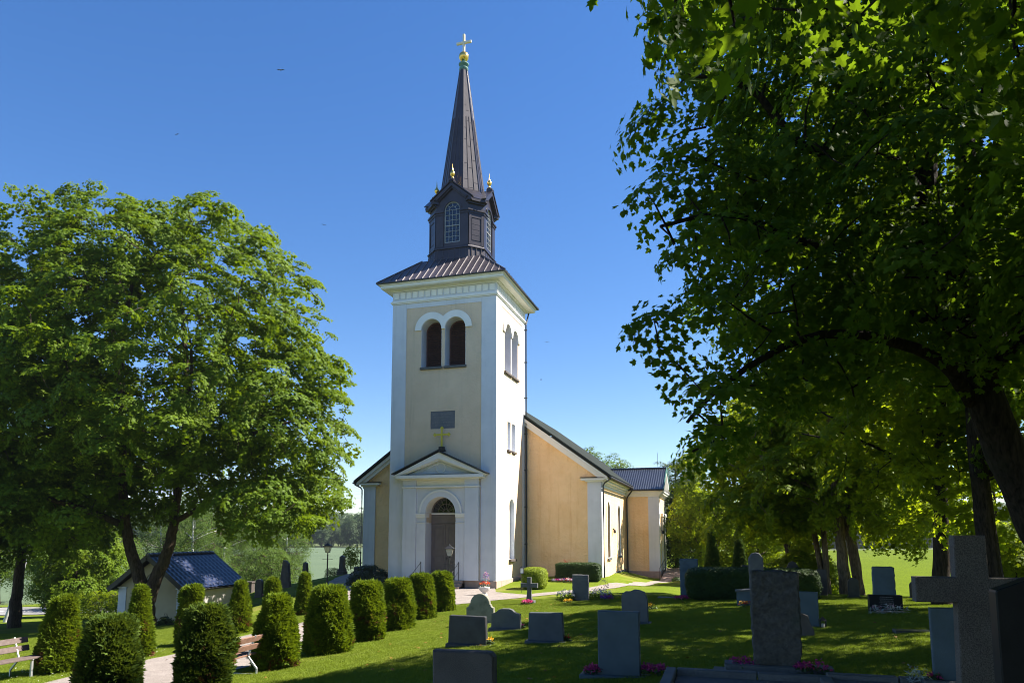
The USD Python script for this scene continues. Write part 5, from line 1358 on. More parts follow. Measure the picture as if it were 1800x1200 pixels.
conifer('narrow pale conifer behind the dark hedge, the lighter of two', px(1248, 45), 45, 3.5, .95, .3, 430, 'cone', birch_leaf, None, .5, 'columnar_conifer')
conifer('narrow dark conifer left of the small stone with a pointed top', px(1296, 41), 41, 3.6, 1.0, .35, 431, 'cone', far_leaf, None, .5, 'columnar_conifer')

# ------------------------------------------------------------------ hedges and shrubs by the walls
leaf_bits = [tuft(500 + k, 26, .10, .045, 'oval', .8, .2) for k in range(4)]
def hedge(name, label, lat, d, L, W, h, leaf, seed, dens=420, rnd=.18, rotz=0.0, base=None, cat_='hedge'):
    B = at(lat, d) if base is None else np.array([*base, gz(*base)])
    r = np.random.default_rng(seed)
    t = thing(name, label, cat_, B, rotz)
    part(t, 'stems', cat(*[tube([(x, 0, -.1), (x, .03, h * .6)], .02, 5) for x in np.linspace(-L / 2 + .2, L / 2 - .2, max(2, int(L / .5)))]), bark, kind='stuff')
    n = 64
    core = trimesh.creation.icosphere(4, 1.0)
    v = np.array(core.vertices)
    p = 9.0 if rnd < .3 else 3.6
    sup = (np.abs(v) ** p).sum(1) ** (-1 / p)
    v = v * sup[:, None] * [L / 2, W / 2, h / 2]
    v = v * (1 + .05 * (meshkit.noise(v * 3.0, seed) - .5))[:, None]
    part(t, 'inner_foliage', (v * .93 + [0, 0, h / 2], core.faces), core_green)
    m = trimesh.Trimesh(v, core.faces, process=False)
    cnt = int(dens * m.area)
    s, fi = trimesh.sample.sample_surface(m, cnt, seed=seed)
    nor = m.face_normals[fi] + r.normal(0, .35, (cnt, 3)) + [0, 0, .25]
    s = s + r.normal(0, .018, s.shape) + [0, 0, h / 2]
    instancer(t, 'foliage', leaf_bits, leaf, s, quat_from_z(nor, r.uniform(0, 6.28, cnt)), r.uniform(.7, 1.2, cnt), r.integers(0, 4, cnt))
hedge('box_hedge', 'long dark clipped hedge behind the rough-hewn gravestone', 0, 0, 4.5, 1.1, 1.05, box_leaf, 510, 330, base=tuple(wxy(8.75, 26.2)))
hedge('box_hedge', 'second strip of dark hedge seen just over the first', 0, 0, 3.2, .8, .98, box_leaf, 511, 260, base=tuple(wxy(10.6, 29.5)))
hedge('golden_hedge', 'rounded golden hedge block by the tower foot', 0, 0, 1.35, 1.25, 1.16, gold_hedge, 512, 420, .4, base=(5.75, .35))
hedge('green_hedge', 'dark clipped hedge along the nave gable wall', 0, 0, 2.7, .9, 1.02, box_leaf, 513, 380, base=(7.55, 4.35))
def bush(label, lat, d, rad, h, leaf, protos, n, seed, name='shrub', sc=(.8, 1.2)):
    B = at(lat, d); r = np.random.default_rng(seed)
    t = thing(name, label, 'shrub', B)
    st = [tube([(0, 0, -.1), (math.cos(a) * rad * .4, math.sin(a) * rad * .4, h * .6)], [.03, .012], 5) for a in np.linspace(0, 5.5, 6)]
    part(t, 'stems', cat(st), bark, kind='stuff')
    d_ = unit(r.normal(size=(n, 3))); d_[:, 2] = np.abs(d_[:, 2])
    pos = d_ * [rad, rad, h] * r.uniform(.5, 1.0, (n, 1)) ** .5
    instancer(t, 'foliage', protos, leaf, pos, quat_from_z(d_ + [0, 0, .5] + r.normal(0, .3, (n, 3)), r.uniform(0, 6.28, n)), r.uniform(*sc, n), r.integers(0, len(protos), n))
rh_t = [tuft(520 + k, 22, .24, .16, 'oval', .5, .5) for k in range(3)]
bush('dark rhododendron bush at the left foot of the tower', px(655, 45), 44.5, 1.35, 1.25, rhodo_leaf, rh_t, 150, 521, 'rhododendron')
bush('low dark rhododendron in front of the tower corner', px(672, 42), 42, .7, .7, rhodo_leaf, rh_t, 60, 522, 'rhododendron')
bush('small leafy plant at the top of the ramp', px(1168, 62), 62, .6, .5, bright_leaf, leaf_bits, 160, 523, 'low_plant', (1.2, 2.0))
bush('small dark plant at the foot of the ramp railing', px(1186, 52), 52, .35, .4, box_leaf, leaf_bits, 90, 524, 'low_plant', (1.0, 1.6))
bush('weeds at the foot of the forked maple', px(300, 36), 36, .5, .35, box_leaf, rh_t, 26, 525, 'low_plant', (.6, 1.0))
# ------------------------------------------------------------------ tomb house
def house():
    W, L, ze, zr_ = 4.3, 4.3, 1.86, 3.38
    c = wxy(px(334, 37), 37)
    z0 = -1.40
    t = thing('tomb_house', 'small cream tomb house with a dark blue tiled roof behind the forked maple', 'small house', (c[0], c[1], z0))
    # origin: near corner; the gable runs to -x, the side wall to +y
    HP = lambda name, m, mat, smooth=False, **k: part(t, name, m, mat, smooth, **k)
    wallm = mottled('tomb_plaster', (.33, .275, .17), (.40, .34, .22), 1.2, .95, bump=.3, bscale=14, bdist=.02)
    g = Polygon([(-W + .03, -.8), (-.03, -.8), (-.03, ze), (-W / 2, zr_ - .14), (-W + .03, ze)])
    HP('gable_wall', extr(g.difference(arch(-W / 2, .42, 1.75, 2.15)), .03, .35, 'xz'), wallm)
    HP('gable_wall', extr(g, L - .35, L - .03, 'xz'), wallm)
    HP('side_wall', bx(-.32, -.032, .35, L - .35, -.8, ze), mottled('tomb_side_plaster', (.30, .28, .26), (.36, .335, .31), 1.0, .95, bump=.3, bscale=14, bdist=.02))
    HP('side_wall', bx(-W + .032, -W + .32, .35, L - .35, -.8, ze), wallm)
    HP('gable_niche', extr(arch(-W / 2, .415, 1.755, 2.15), .12, .16, 'xz'), white)
    for x0, x1 in ((-.52, 0), (-W, -W + .52)):
        for y0, y1 in ((0, .5), (L - .5, L)):
            HP('corner_pilaster', bbx(x0, x1, y0, y1, -.8, ze - .10, .01), white)
            HP('pilaster_capital', bbx(x0 - .05, x1 + .05, y0 - .05, y1 + .05, ze - .10, ze - .02, .01), trim)
    HP('eaves_board', bx(-.02, .06, -.1, L + .1, ze - .06, ze + .06), trim)
    s = (zr_ - ze) / (W / 2)
    ov = .32
    for sx in (-1, 1):
        ex = (W / 2 + ov) * sx - W / 2
        zeav = ze - ov * s + .10
        P = [(ex, -.38, zeav), (-W / 2, -.38, zr_ + .10), (-W / 2, L + .30, zr_ + .10), (ex, L + .30, zeav)]
        HP('roof_deck', slab(*(P if sx < 0 else P[::-1]), .08), black_iron)
        HP('barge_board', bar((ex, -.40, zeav - .05), (-W / 2, -.40, zr_ + .05), .05, .24), black_iron)
        HP('barge_board', bar((ex, L + .32, zeav - .02), (-W / 2, L + .32, zr_ + .08), .05, .14), black_iron)
        nx, ny, co = 16, 9, 6
        U = np.linspace(0, 1, nx * co + 1)
        rows = []
        for k in range(ny * 3 + 1):
            v = k / (ny * 3); fr = (v * ny) % 1.0 if k < ny * 3 else 1
            y = -.38 + U * (L + .68)
            rows.append(np.stack([np.full_like(U, ex + (-W / 2 - ex) * v), y, zeav + (zr_ + .10 - zeav) * v + .014 * np.cos(U * nx * 2 * np.pi) + .06 * (1 - fr) + .025], 1))
        V = np.concatenate(rows); nn = nx * co + 1
        i, j = np.meshgrid(np.arange(ny * 3), np.arange(nn - 1), indexing='ij')
        q = np.stack([i * nn + j, i * nn + j + 1, (i + 1) * nn + j + 1, (i + 1) * nn + j], -1).reshape(-1, 4)
        if sx < 0: q = q[:, ::-1]
        HP('roof_tiles', (V, q), tile_blue, 40, kind='stuff')
    for k in range(14):
        y = -.40 + k * .355
        HP('ridge_tile', tube([(-W / 2, y, zr_ + .15), (-W / 2, y + .38, zr_ + .14)], [.12, .10], 10), tile_blue, 40)
house()

# ------------------------------------------------------------------ benches, lamps, sign, urn, ramp
def bench(label, base, rotz, wood):
    """Faces +x; long side along y."""
    t = thing('park_bench', label, 'bench', base, rotz)
    L = 1.85
    for k, (x, z) in enumerate(((.20, .44), (.04, .435), (-.12, .425))):
        part(t, 'seat_slat', bbx(x - .065, x + .065, -L / 2, L / 2, z - .02, z + .02, .006), wood)
    for x, z, tl in ((-.27, .62, 1), (-.33, .80, 1)):
        m = bbx(-.02, .02, -L / 2, L / 2, -.065, .065, .006)
        part(t, 'back_slat', moved(turned(m, -.30, (0, 1, 0)), x, 0, z), wood)
    for y in (-.62, .62):
        f = part(t, 'bench_frame', bar((-.20, y, .40), (.26, y, .42), .035, .04), steel)
        part(f, 'front_leg', bar((.22, y, -.08), (.22, y, .41), .045, .045, up=(0, 1, 0)), steel)
        part(f, 'rear_leg', cat(bar((-.18, y, .40), (-.42, y, .14), .035, .035), bar((-.42, y, .14), (-.40, y, -.08), .035, .035, up=(0, 1, 0))), steel)
        part(f, 'foot_bar', bar((-.42, y, .012), (.22, y, .012), .03, .02), steel) if 'behind' in label else None
        part(f, 'back_bar', bar((-.18, y, .40), (-.365, y, .88), .03, .03), steel)
bench('grey-brown slatted bench on the grass at the left edge', at(-11.45, 16.2), 0.0, wood_grey)
bench('red-brown slatted bench seen from behind between two clipped thujas', at(-6.35, 15.95), math.pi, wood_bench)

def lamp(label, lat, d, h=2.62):
    B = at(lat, d)
    t = thing('lamp_post', label, 'street lamp', B, .25, 'old lantern lamps of the churchyard')
    part(t, 'post', cat(lathe([(.001, -.2), (.085, -.2), (.085, .34), (.065, .40), (.045, .46), (.038, 1.2), (.034, h - .74), (.05, h - .70), (.03, h - .66), (.03, h - .56), (.001, h - .55)], 12)), black_iron, True)
    part(t, 'ladder_bar', cat(tube([(-.28, 0, h - .93), (.28, 0, h - .93)], .012, 6), trimesh.creation.icosphere(1, .022).apply_translation([-.28, 0, h - .93]), trimesh.creation.icosphere(1, .022).apply_translation([.28, 0, h - .93])), black_iron)
    ln = part(t, 'lantern', cat(hull([(sx * .10, sy * .10, z) for sx in (-1, 1) for sy in (-1, 1) for z in (h - .56, h - .54)]), *[bar((sx * .10, sy * .10, h - .55), (sx * .185, sy * .185, h - .18), .016, .016) for sx in (-1, 1) for sy in (-1, 1)], *[bar((.10 * math.cos(a) * 0, 0, 0), (0, 0, .001), .001, .001) for a in ()]), black_iron)
    part(ln, 'glass', hull([(sx * .095, sy * .095, h - .54) for sx in (-1, 1) for sy in (-1, 1)] + [(sx * .18, sy * .18, h - .19) for sx in (-1, 1) for sy in (-1, 1)]), lamp_glass)
    part(ln, 'lamp_roof', cat(hull([(sx * .235, sy * .235, h - .18) for sx in (-1, 1) for sy in (-1, 1)] + [(sx * .225, sy * .225, h - .16) for sx in (-1, 1) for sy in (-1, 1)] + [(sx * .06, sy * .06, h - .04) for sx in (-1, 1) for sy in (-1, 1)]), lathe([(.06, h - .05), (.07, h - .02), (.03, h + .01), (.02, h + .05), (.001, h + .07)], 8)), black_iron)
lamp('black lantern lamp on the lawn left of the church, before the crop field', px(579, 42), 42)
lamp('black lantern lamp in front of the church door', px(791, 35.5), 35.5)
lamp('distant lantern lamp half hidden behind the dark hedge', px(1256, 47), 47, 2.9)

B = at(px(917, 39.6), 39.6)
t = thing('sign_post', 'small framed notice on a thin post beside the tower', 'sign', B, .2)
part(t, 'post', tube([(0, 0, -.2), (0, 0, 1.05)], .016, 6), black_iron)
f = part(t, 'sign_frame', extr(sbox(-.11, 1.03, .11, 1.36).difference(sbox(-.085, 1.055, .085, 1.335)), -.02, .02, 'xz'), black_iron)
part(f, 'notice_sheet', bx(-.086, .086, -.006, .006, 1.054, 1.336), plain('notice_paper', (.62, .62, .60), .8))
part(f, 'sign_top', cat(hull([(-.12, -.03, 1.36), (.12, -.03, 1.36), (-.12, .03, 1.36), (.12, .03, 1.36), (-.03, 0, 1.40), (.03, 0, 1.40)]), tube([(0, 0, 1.39), (0, 0, 1.48)], .008, 5)), black_iron)

def blossoms(seed, n, rad, h, size, kind='oval', flat=True):
    r = np.random.default_rng(seed)
    a, q = r.uniform(0, 6.28, n), np.sqrt(r.uniform(0, 1, n))
    c = np.stack([np.cos(a) * q * rad[0], np.sin(a) * q * rad[1], h * (1 - .35 * q ** 2) * r.uniform(.75, 1.05, n)], 1)
    m = 6
    cc = np.repeat(c, m, 0) + r.normal(0, size * .35, (n * m, 3))
    d = unit(r.normal(size=(n * m, 3)) + [0, 0, .8])
    return place_leaves(leaf_shape(kind), cc, d, r.normal(size=(n * m, 3)), np.full(n * m, size) * r.uniform(.6, 1.1, n * m))
def greens(seed, n, rad, h, size, kind='oval'):
    r = np.random.default_rng(seed)
    a, q = r.uniform(0, 6.28, n), np.sqrt(r.uniform(0, 1, n))
    p = np.stack([np.cos(a) * q * rad[0], np.sin(a) * q * rad[1], h * r.uniform(.05, .9, n) * (1 - .3 * q ** 2)], 1)
    out = np.stack([np.cos(a), np.sin(a), np.full(n, .6)], 1)
    return place_leaves(leaf_shape(kind), p, out * .5 + [0, 0, .6] + r.normal(0, .4, (n, 3)), out + r.normal(0, .4, (n, 3)), size * r.uniform(.6, 1.2, n))
_fs = [900]
def flowers(label, base, rad, h, mats, n=28, size=.045, leaf=box_leaf, lsize=.08, ng=90, kind='oval', group=None):
    """A clump of bedding flowers: foliage and one part of blossom for each colour."""
    _fs[0] += 1
    rad = rad if isinstance(rad, tuple) else (rad, rad)
    t = thing('flowers', label, 'flowers', base, 0, group)
    part(t, 'foliage', greens(_fs[0], ng, rad, h * .9, lsize, kind), leaf, kind='stuff')
    for k, m in enumerate(mats):
        part(t, 'blossom', blossoms(_fs[0] * 7 + k, n, rad, h, size), m, kind='stuff')
    return t

B = at(px(852, 37.8), 37.8)
t = thing('flower_urn', 'pale stone urn on the gravel beside the church door', 'urn', B)
part(t, 'bowl', lathe([(.001, .16), (.10, .16), (.20, .22), (.28, .32), (.30, .40), (.31, .44), (.28, .45), (.25, .40), (.001, .38)], 24), terracotta_white, True)
part(t, 'foot', lathe([(.001, -.1), (.17, -.1), (.17, .04), (.12, .08), (.09, .13), (.11, .17), (.001, .17)], 24), terracotta_white, True)
flowers('red, orange and violet flowers filling the stone urn', B + [0, 0, .40], .30, .34, [red, petal('orange_petal', (.75, .2, .02))], 34, .05)
flowers('tall violet flower spire and pale leaves rising from the stone urn', B + [.08, .05, .42], (.16, .16), .85, [violet, pinkpale], 26, .05, silver_leaf, .10, 60)

# ramp and railings to the porch
rp = np.array([[11.7, 14.2], [13.3, 14.2], [13.3, 20.0], [11.7, 20.0]])
zz0, zz1 = gz(12.5, 14.2) + .03, .24
ramp = thing('entrance_ramp', 'paved ramp rising to the south porch', 'ramp', (12.5, 14.2, 0))
for k in range(9):
    y0, y1 = 14.2 + k * .645, 14.2 + (k + 1) * .645 - .015
    za, zb = zz0 + (zz1 - zz0) * k / 9, zz0 + (zz1 - zz0) * (k + 1) / 9
    part(ramp, 'paving_slab', hull([(x - 12.5, y - 14.2, z) for x in (11.7, 12.49) for y, zt in ((y0, za), (y1, zb)) for z in (zt, -1.3)]), granite_red)
    part(ramp, 'paving_slab', hull([(x - 12.5, y - 14.2, z) for x in (12.51, 13.3) for y, zt in ((y0, za), (y1, zb)) for z in (zt, -1.3)]), granite_red)
part(ramp, 'landing', bbx(-.8, .8, 5.8, 9.0, -1.4, .24, .01), granite_red)
for x, lb in ((-.78, None), (.78, None)):
    rr = [bar((x, 0.1, zz0), (x, .1, zz0 + .95), .03, .03, up=(0, 1, 0)), bar((x, 2.9, (zz0 + zz1) / 2), (x, 2.9, (zz0 + zz1) / 2 + .95), .03, .03, up=(0, 1, 0)), bar((x, 5.7, zz1), (x, 5.7, zz1 + .95), .03, .03, up=(0, 1, 0)),
          bar((x, .1, zz0 + .95), (x, 5.7, zz1 + .95), .04, .04), bar((x, .1, zz0 + .45), (x, 5.7, zz1 + .45), .025, .025)]
    part(ramp, 'railing', cat(rr), black_iron if x < 0 else steel)
# ------------------------------------------------------------------ gravestones
def ngon(pts): return [tuple(p) for p in pts]
def sh_rect(w, h, taper=0.0, lean=0.0):
    return [(-w / 2, 0), (w / 2, 0), (w / 2 - taper, h), (-w / 2 + taper, h)]
def sh_arch(w, h, rise, n=10):
    a = np.linspace(0, math.pi, n + 1)
    return [(-w / 2, 0), (w / 2, 0)] + [(w / 2 * math.cos(t), h - rise + rise * math.sin(t)) for t in a]
def sh_point(w, h, s):
    return [(-w / 2, 0), (w / 2, 0), (w / 2, h - s), (w * .26, h - s * .25), (0, h), (-w * .26, h - s * .25), (-w / 2, h - s)]
def hewn(pts, y0, y1, amp, seed, scale=9.0, b=.02):
    """A rough-cut block: the outline extruded, cut fine and pushed about by noise."""
    m = bevel_extr(pts, y0, y1, b)
    v, f = trimesh.remesh.subdivide_to_size(np.array(m.vertices), np.array(m.faces), .055)
    m = trimesh.Trimesh(v, f, process=False); m.merge_vertices()
    n = np.array(m.vertex_normals)
    k = meshkit.fbm(np.array(m.vertices) * scale, 3, seed) - .5
    return trimesh.Trimesh(np.array(m.vertices) + n * (k * amp * 2)[:, None], m.faces, process=False)

def grave(label, lat, d, pts, th, mat, base=None, name='gravestone', rot=0.0, rough=0.0, sink=.12, tilt=0.0, basemat=None, z=None, bev=.012, group=None):
    """A gravestone standing on the ground: outline PTS (x, z), thickness TH, faces -y."""
    B = at(lat, d)
    if z is not None: B[2] = z
    t = thing(name, label, 'gravestone', B, rot, group)
    zb = 0.0
    tilt = tilt or ((len(label) * 37 % 21) - 10) * .0016
    if base:
        w, h, dp = base
        part(t, 'plinth', bbx(-w / 2, w / 2, -dp / 2, dp / 2, -sink, h, .012), basemat or mat)
        zb = h
    P = [(x, zz + zb if zz > 0 else (zb - .01 if base else -sink)) for x, zz in pts]
    m = hewn(P, -th / 2, th / 2, rough, abs(hash(label)) % 97 if False else len(label), 7.0) if rough else bevel_extr(P, -th / 2, th / 2, bev)
    if tilt:
        m = turned(m, tilt, (0, 1, 0), (0, 0, 0))
    part(t, 'stone', m, mat, 35 if rough else False)
    return t, B

# front left and middle of the lawn
_g, G1 = grave('wide low grey gravestone nearest the viewer, cut off at the bottom edge', px(820, 9.0), 9.0, [(-.40, 0), (.40, 0), (.40, .74), (.36, .79), (.30, .80), (-.40, .80)], .16, granite_brown, base=(1.0, .04, .3), bev=.02)
_g, G2 = grave('wide almost black gravestone slab, left of the lawn stones', px(825, 17.4), 17.4, [(-.50, 0), (.48, 0), (.455, .63), (.44, .645), (-.44, .665), (-.465, .65)], .14, granite_dark, base=(1.08, .05, .3))
gp_ = [(-.46, 0), (.46, 0), (.46, .44)]
gp_ += [(.46 - .10 * math.sin(a) , .46 + .10 * (1 - math.cos(a))) for a in np.linspace(0, math.pi / 2, 5)]
gp_ += [(.33 * math.cos(a), .56 + .34 * math.sin(a)) for a in np.linspace(.05, math.pi - .05, 13)]
gp_ += [(-.46 + .10 * math.sin(a), .46 + .10 * (1 - math.cos(a))) for a in np.linspace(math.pi / 2, 0, 5)] + [(-.46, .44)]
_g, G3 = grave('lichened pale gravestone with a rounded shouldered top', px(846, 23), 23, gp_, .15, limestone, base=(1.05, .05, .3))
_g, G4 = grave('low grey gravestone with a stepped curved top beside the dark slab', px(890, 20.8), 20.8, [(-.44, 0), (.45, 0), (.43, .40), (.28, .45), (.20, .52), (.10, .55), (-.10, .55), (-.20, .52), (-.28, .45), (-.42, .40)], .14, granite_grey, base=(1.0, .06, .3))
_g, G5 = grave('dark blue-grey slab gravestone in the middle of the shaded lawn', px(959, 17.1), 17.1, [(-.43, 0), (.44, 0), (.41, .63), (.39, .645), (-.38, .645), (-.40, .63)], .14, mottled('slate_granite', (.045, .055, .065), (.075, .085, .095), 3, .6, fine=(150, .7, 1.25)), base=(.98, .05, .32))
_g, G6 = grave('tall plain blue-grey upright gravestone between two pink flower clumps', px(1084, 11.6), 11.6, [(-.335, 0), (.335, 0), (.335, .99), (-.325, .995)], .13, granite_blue, base=(1.25, .03, .34))
_g, G7 = grave('grey gravestone with a rounded uneven top behind the tall blue-grey one', px(1113, 19.4), 19.4, [(-.35, 0), (.35, 0), (.34, .60), (.27, .78), (.15, .83), (0, .85), (-.12, .80), (-.24, .80), (-.32, .74), (-.35, .66)], .16, granite_grey, base=(.82, .06, .34))
# small stone cross
B = at(px(930, 30.6), 30.6); G8 = B
t = thing('cross_gravestone', 'weathered grey stone cross on the sunlit lawn by the path', 'gravestone', B)
cr = [(-.13, .12), (.13, .12), (.085, .45), (.08, .68), (.37, .66), (.37, .86), (.085, .85), (.09, 1.10), (-.09, 1.10), (-.085, .85), (-.37, .86), (-.37, .66), (-.08, .68), (-.085, .45)]
part(t, 'cross', bevel_extr(cr, -.07, .07, .012), granite_grey)
part(t, 'plinth', bbx(-.24, .24, -.17, .17, -.12, .13, .02), granite_grey)
_g, G9 = grave('upright grey gravestone with rough pink edges among white flowers', px(1019, 30.6), 30.6, [(-.36, 0), (.36, 0), (.35, 1.10), (-.35, 1.10)], .16, granite_grey, rough=.022)
_g, G10 = grave('tall blue-grey rough gravestone left of the dark hedge', px(1208, 29.5), 29.5, [(-.37, 0), (.37, 0), (.365, 1.47), (.1, 1.50), (-.36, 1.48)], .2, granite_blue, rough=.03, base=(.86, .05, .34))
B_ = at(px(1168, 29), 29)
t = thing('grave_slab', 'small flat pale stone lying in the grass near the dark hedge', 'grave slab', B_)
part(t, 'slab', bbx(-.36, .36, -.2, .2, -.08, .05, .015), granite_grey)
# the rough-hewn stone on its long plinth
B11 = at(px(1355, 11.1), 11.1)
t = thing('gravestone', 'tall rough-hewn dark gravestone on a long plinth in the foreground', 'gravestone', B11)
part(t, 'stone', hewn([(-.34, .12), (.335, .12), (.35, .6), (.34, 1.50), (.325, 1.535), (0, 1.555), (-.325, 1.55), (-.35, 1.52), (-.355, .7)], -.11, .11, .032, 11, 9.0), rough_stone, 30)
part(t, 'plinth', hewn([(-.78, -.15), (.78, -.15), (.775, .13), (-.775, .14)], -.17, .17, .012, 12, 6.0), granite_grey, 30)
part(t, 'plinth_step', bbx(-.95, .95, -.30, .24, -.2, .02, .015), granite_grey)
_g, G12 = grave('slim gravestone with a bluntly pointed top rising behind the rough-hewn one', px(1325, 24.2), 24.2, [(-.24, 0), (.24, 0), (.24, 1.50), (.13, 1.66), (0, 1.70), (-.13, 1.66), (-.24, 1.50)], .16, granite_grey, rough=.012)
B = at(px(1310, 23.4), 23.4)
t = thing('gravestone', 'low pale slanted-top gravestone half hidden left of the rough-hewn one', 'gravestone', B)
part(t, 'stone', bevel_extr([(-.38, -.1), (.40, -.1), (.40, .52), (-.38, .45)], -.14, .14, .012), granite_blue)
part(t, 'cap', bevel_extr([(-.42, .44), (.44, .52), (.44, .58), (-.42, .50)], -.18, .18, .012), granite_grey)
_g, G14 = grave('smooth blue-grey upright slab right of the rough-hewn gravestone', px(1411, 17.6), 17.6, [(-.27, 0), (.24, 0), (.23, .80), (-.27, .80)], .10, granite_blue, base=(.6, .04, .26))
_g, G15 = grave('small brown gravestone with one swept curved shoulder', px(1402, 15.6), 15.6, [(-.25, 0), (.22, 0), (.21, .14), (.15, .26), (.115, .38), (.10, .44), (-.05, .50), (-.25, .52)], .10, granite_brown)
# tall stone on a dark inscribed base
B16 = at(px(1545, 20.2), 20.2)
t = thing('gravestone', 'blue-grey rough stone standing on a wide dark inscribed base', 'gravestone', B16)
part(t, 'stone', hewn([(-.295, .44), (.285, .44), (.265, 1.20), (.20, 1.235), (-.26, 1.23), (-.29, 1.20)], -.09, .09, .02, 16, 8.0), granite_blue, 30)
bs = part(t, 'base', bbx(-.42, .42, -.14, .14, -.1, .45, .01), granite_black)
ln = []
rng = np.random.default_rng(16)
for k in range(6):
    z = .40 - k * .052; w_ = rng.uniform(.13, .2); x = -w_ + .02
    while x < w_:
        l_ = rng.uniform(.01, .035); ln.append(bx(x, x + l_, -.1425, -.139, z - .012, z + .008)); x += l_ + .012
part(bs, 'worn_lettering', cat(ln), plain('worn_silver', (.12, .12, .12), .6), kind='stuff')
part(t, 'slab', bbx(-.30, .38, -.62, -.34, -.06, .05, .012), granite_red)
_g, _ = grave('small dark round-topped gravestone left of the two brown trunks', px(1492, 26.2), 26.2, sh_arch(.36, .66, .16), .14, granite_dark, base=(.44, .07, .26))
_g, _ = grave('small dark round-topped gravestone before the bright field', px(1597, 26.0), 26.0, sh_arch(.30, .56, .14), .13, granite_dark, base=(.36, .05, .24))
_g, _ = grave('brown narrow gravestone against the pale forked trunk', px(1438, 27.5), 27.5, [(-.18, 0), (.18, 0), (.165, 1.0), (-.165, 1.0)], .13, granite_brown)
_g, _ = grave('black pointed gravestone just behind the dark hedge', px(1387, 31), 31, [(-.26, 0), (.26, 0), (.26, 1.15), (.14, 1.40), (0, 1.48), (-.14, 1.40), (-.26, 1.15)], .15, granite_dark)
_g, _ = grave('pale gravestone top showing over the dark hedge before the black pointed one', px(1386, 30.3), 30.3, [(-.27, 0), (.27, 0), (.27, 1.04), (.2, 1.10), (-.2, 1.10), (-.27, 1.04)], .13, granite_grey)
_g, _ = grave('low wide pale gravestone just over the top of the dark hedge', px(1259, 30.5), 30.5, [(-.33, 0), (.33, 0), (.33, 1.02), (-.33, 1.02)], .12, limestone)
B = at(px(1311, 32), 32)
t = thing('letter_box', 'small dark box on a post beside the stone with a pointed top', 'box', B)
part(t, 'box', hull([(x, y, z) for x in (-.28, .28) for y in (-.14, .14) for z in (1.02, 1.32)] + [(x, 0, 1.36) for x in (-.3, .3)]), black_iron)
part(t, 'post', cat(bx(-.2, -.15, -.03, .03, -.1, 1.03), bx(.15, .2, -.03, .03, -.1, 1.03)), black_iron)
# large cross and black bevelled stone in the right foreground
B19 = at(px(1694, 6.3), 6.3)
t = thing('cross_gravestone', 'large brown granite cross in the right foreground', 'gravestone', B19)
zt = EYE[2] - .02 - B19[2]
W_ = .445
cr = [(-.15, -.1), (.15, -.1), (.125, zt - .60), (.125, zt - .583), (W_, zt - .583), (W_, zt - .365), (.128, zt - .365), (.122, zt), (-.122, zt), (-.128, zt - .365), (-W_, zt - .365), (-W_, zt - .583), (-.125, zt - .583), (-.125, zt - .60)]
part(t, 'cross', bevel_extr(cr, -.075, .075, .008), granite_brown)
part(t, 'plinth', bbx(-.34, .34, -.22, .22, -.15, .10, .02), granite_brown)
B20 = at(px(1815, 4.6), 4.6)
t = thing('gravestone', 'polished black gravestone with a slanted top beside the large cross', 'gravestone', B20)
z2 = EYE[2] - B20[2]
part(t, 'stone', bevel_extr([(-.27, -.1), (.40, -.1), (.40, z2 - .16), (.12, z2 - .21), (-.265, z2 - .365), (-.27, z2 - .38)], -.07, .07, .008), granite_black)
part(t, 'plinth', bbx(-.45, .55, -.2, .2, -.15, .10, .015), granite_dark)
_g, G21 = grave('smooth blue-grey slab just left of the large cross', px(1652, 9.7), 9.7, [(-.215, 0), (.215, 0), (.215, .95), (-.21, .955)], .09, granite_blue, base=(.74, .05, .3))
B = at(px(1590, 15.0), 15.0)
t = thing('grave_slab', 'thin dark slab lying in the grass behind the large cross', 'grave slab', B)
part(t, 'slab', bbx(-.35, .35, -.18, .18, -.08, .05, .012), granite_dark)
# north side
_g, _ = grave('tall dark leaning gravestone on the slope left of the church', px(506, 51.5), 51.5, [(-.50, 0), (.46, 0), (.44, .45), (.40, .46), (.30, 1.70), (.05, 1.92), (-.14, 1.96), (-.34, .50), (-.46, .46)], .3, mottled('brown_dark_granite', (.06, .052, .05), (.10, .088, .085), 3, .8, fine=(90, .7, 1.3)), z=3.268 - 94 / 1244.34 * 51.5)
def obelisk(label, lat, d, w, wt, h, base, mat, z=None):
    B = at(lat, d)
    if z is not None: B[2] = z
    t = thing('obelisk_gravestone', label, 'gravestone', B)
    bw, bh = base
    part(t, 'shaft', hull([(sx * w / 2, sy * w / 2, bh) for sx in (-1, 1) for sy in (-1, 1)] + [(sx * wt / 2, sy * wt / 2, h - wt * .45) for sx in (-1, 1) for sy in (-1, 1)] + [(0, 0, h)]), mat)
    part(t, 'plinth', cat(bbx(-bw / 2, bw / 2, -bw / 2, bw / 2, -.3, bh * .55, .02), bbx(-bw * .42, bw * .42, -bw * .42, bw * .42, bh * .55, bh, .02)), mat)
obelisk('slim dark obelisk gravestone behind a narrow thuja', px(541, 54), 54, .42, .26, 1.68, (.62, .3), granite_dark, z=3.268 - 88 / 1244.34 * 54)
obelisk('dark obelisk gravestone on a stepped foot near the church wall', px(605, 56), 56, .38, .34, 1.50, (.62, .42), granite_dark, z=3.268 - 71 / 1244.34 * 56)
B = at(px(635, 57), 57)
t = thing('gravestone', 'low dark block gravestone against the north corner of the church', 'gravestone', B)
part(t, 'stone', bbx(-.40, .40, -.2, .2, -.3, .60, .02), granite_dark)
_g, _ = grave('small dark round-topped gravestone between two slender thujas', px(462, 50), 50, sh_arch(.56, 1.16, .28), .2, granite_dark, z=3.268 - 110 / 1244.34 * 50, base=(.62, .08, .3))
B = at(px(445, 52), 52); B[2] = 3.268 - 102 / 1244.34 * 52
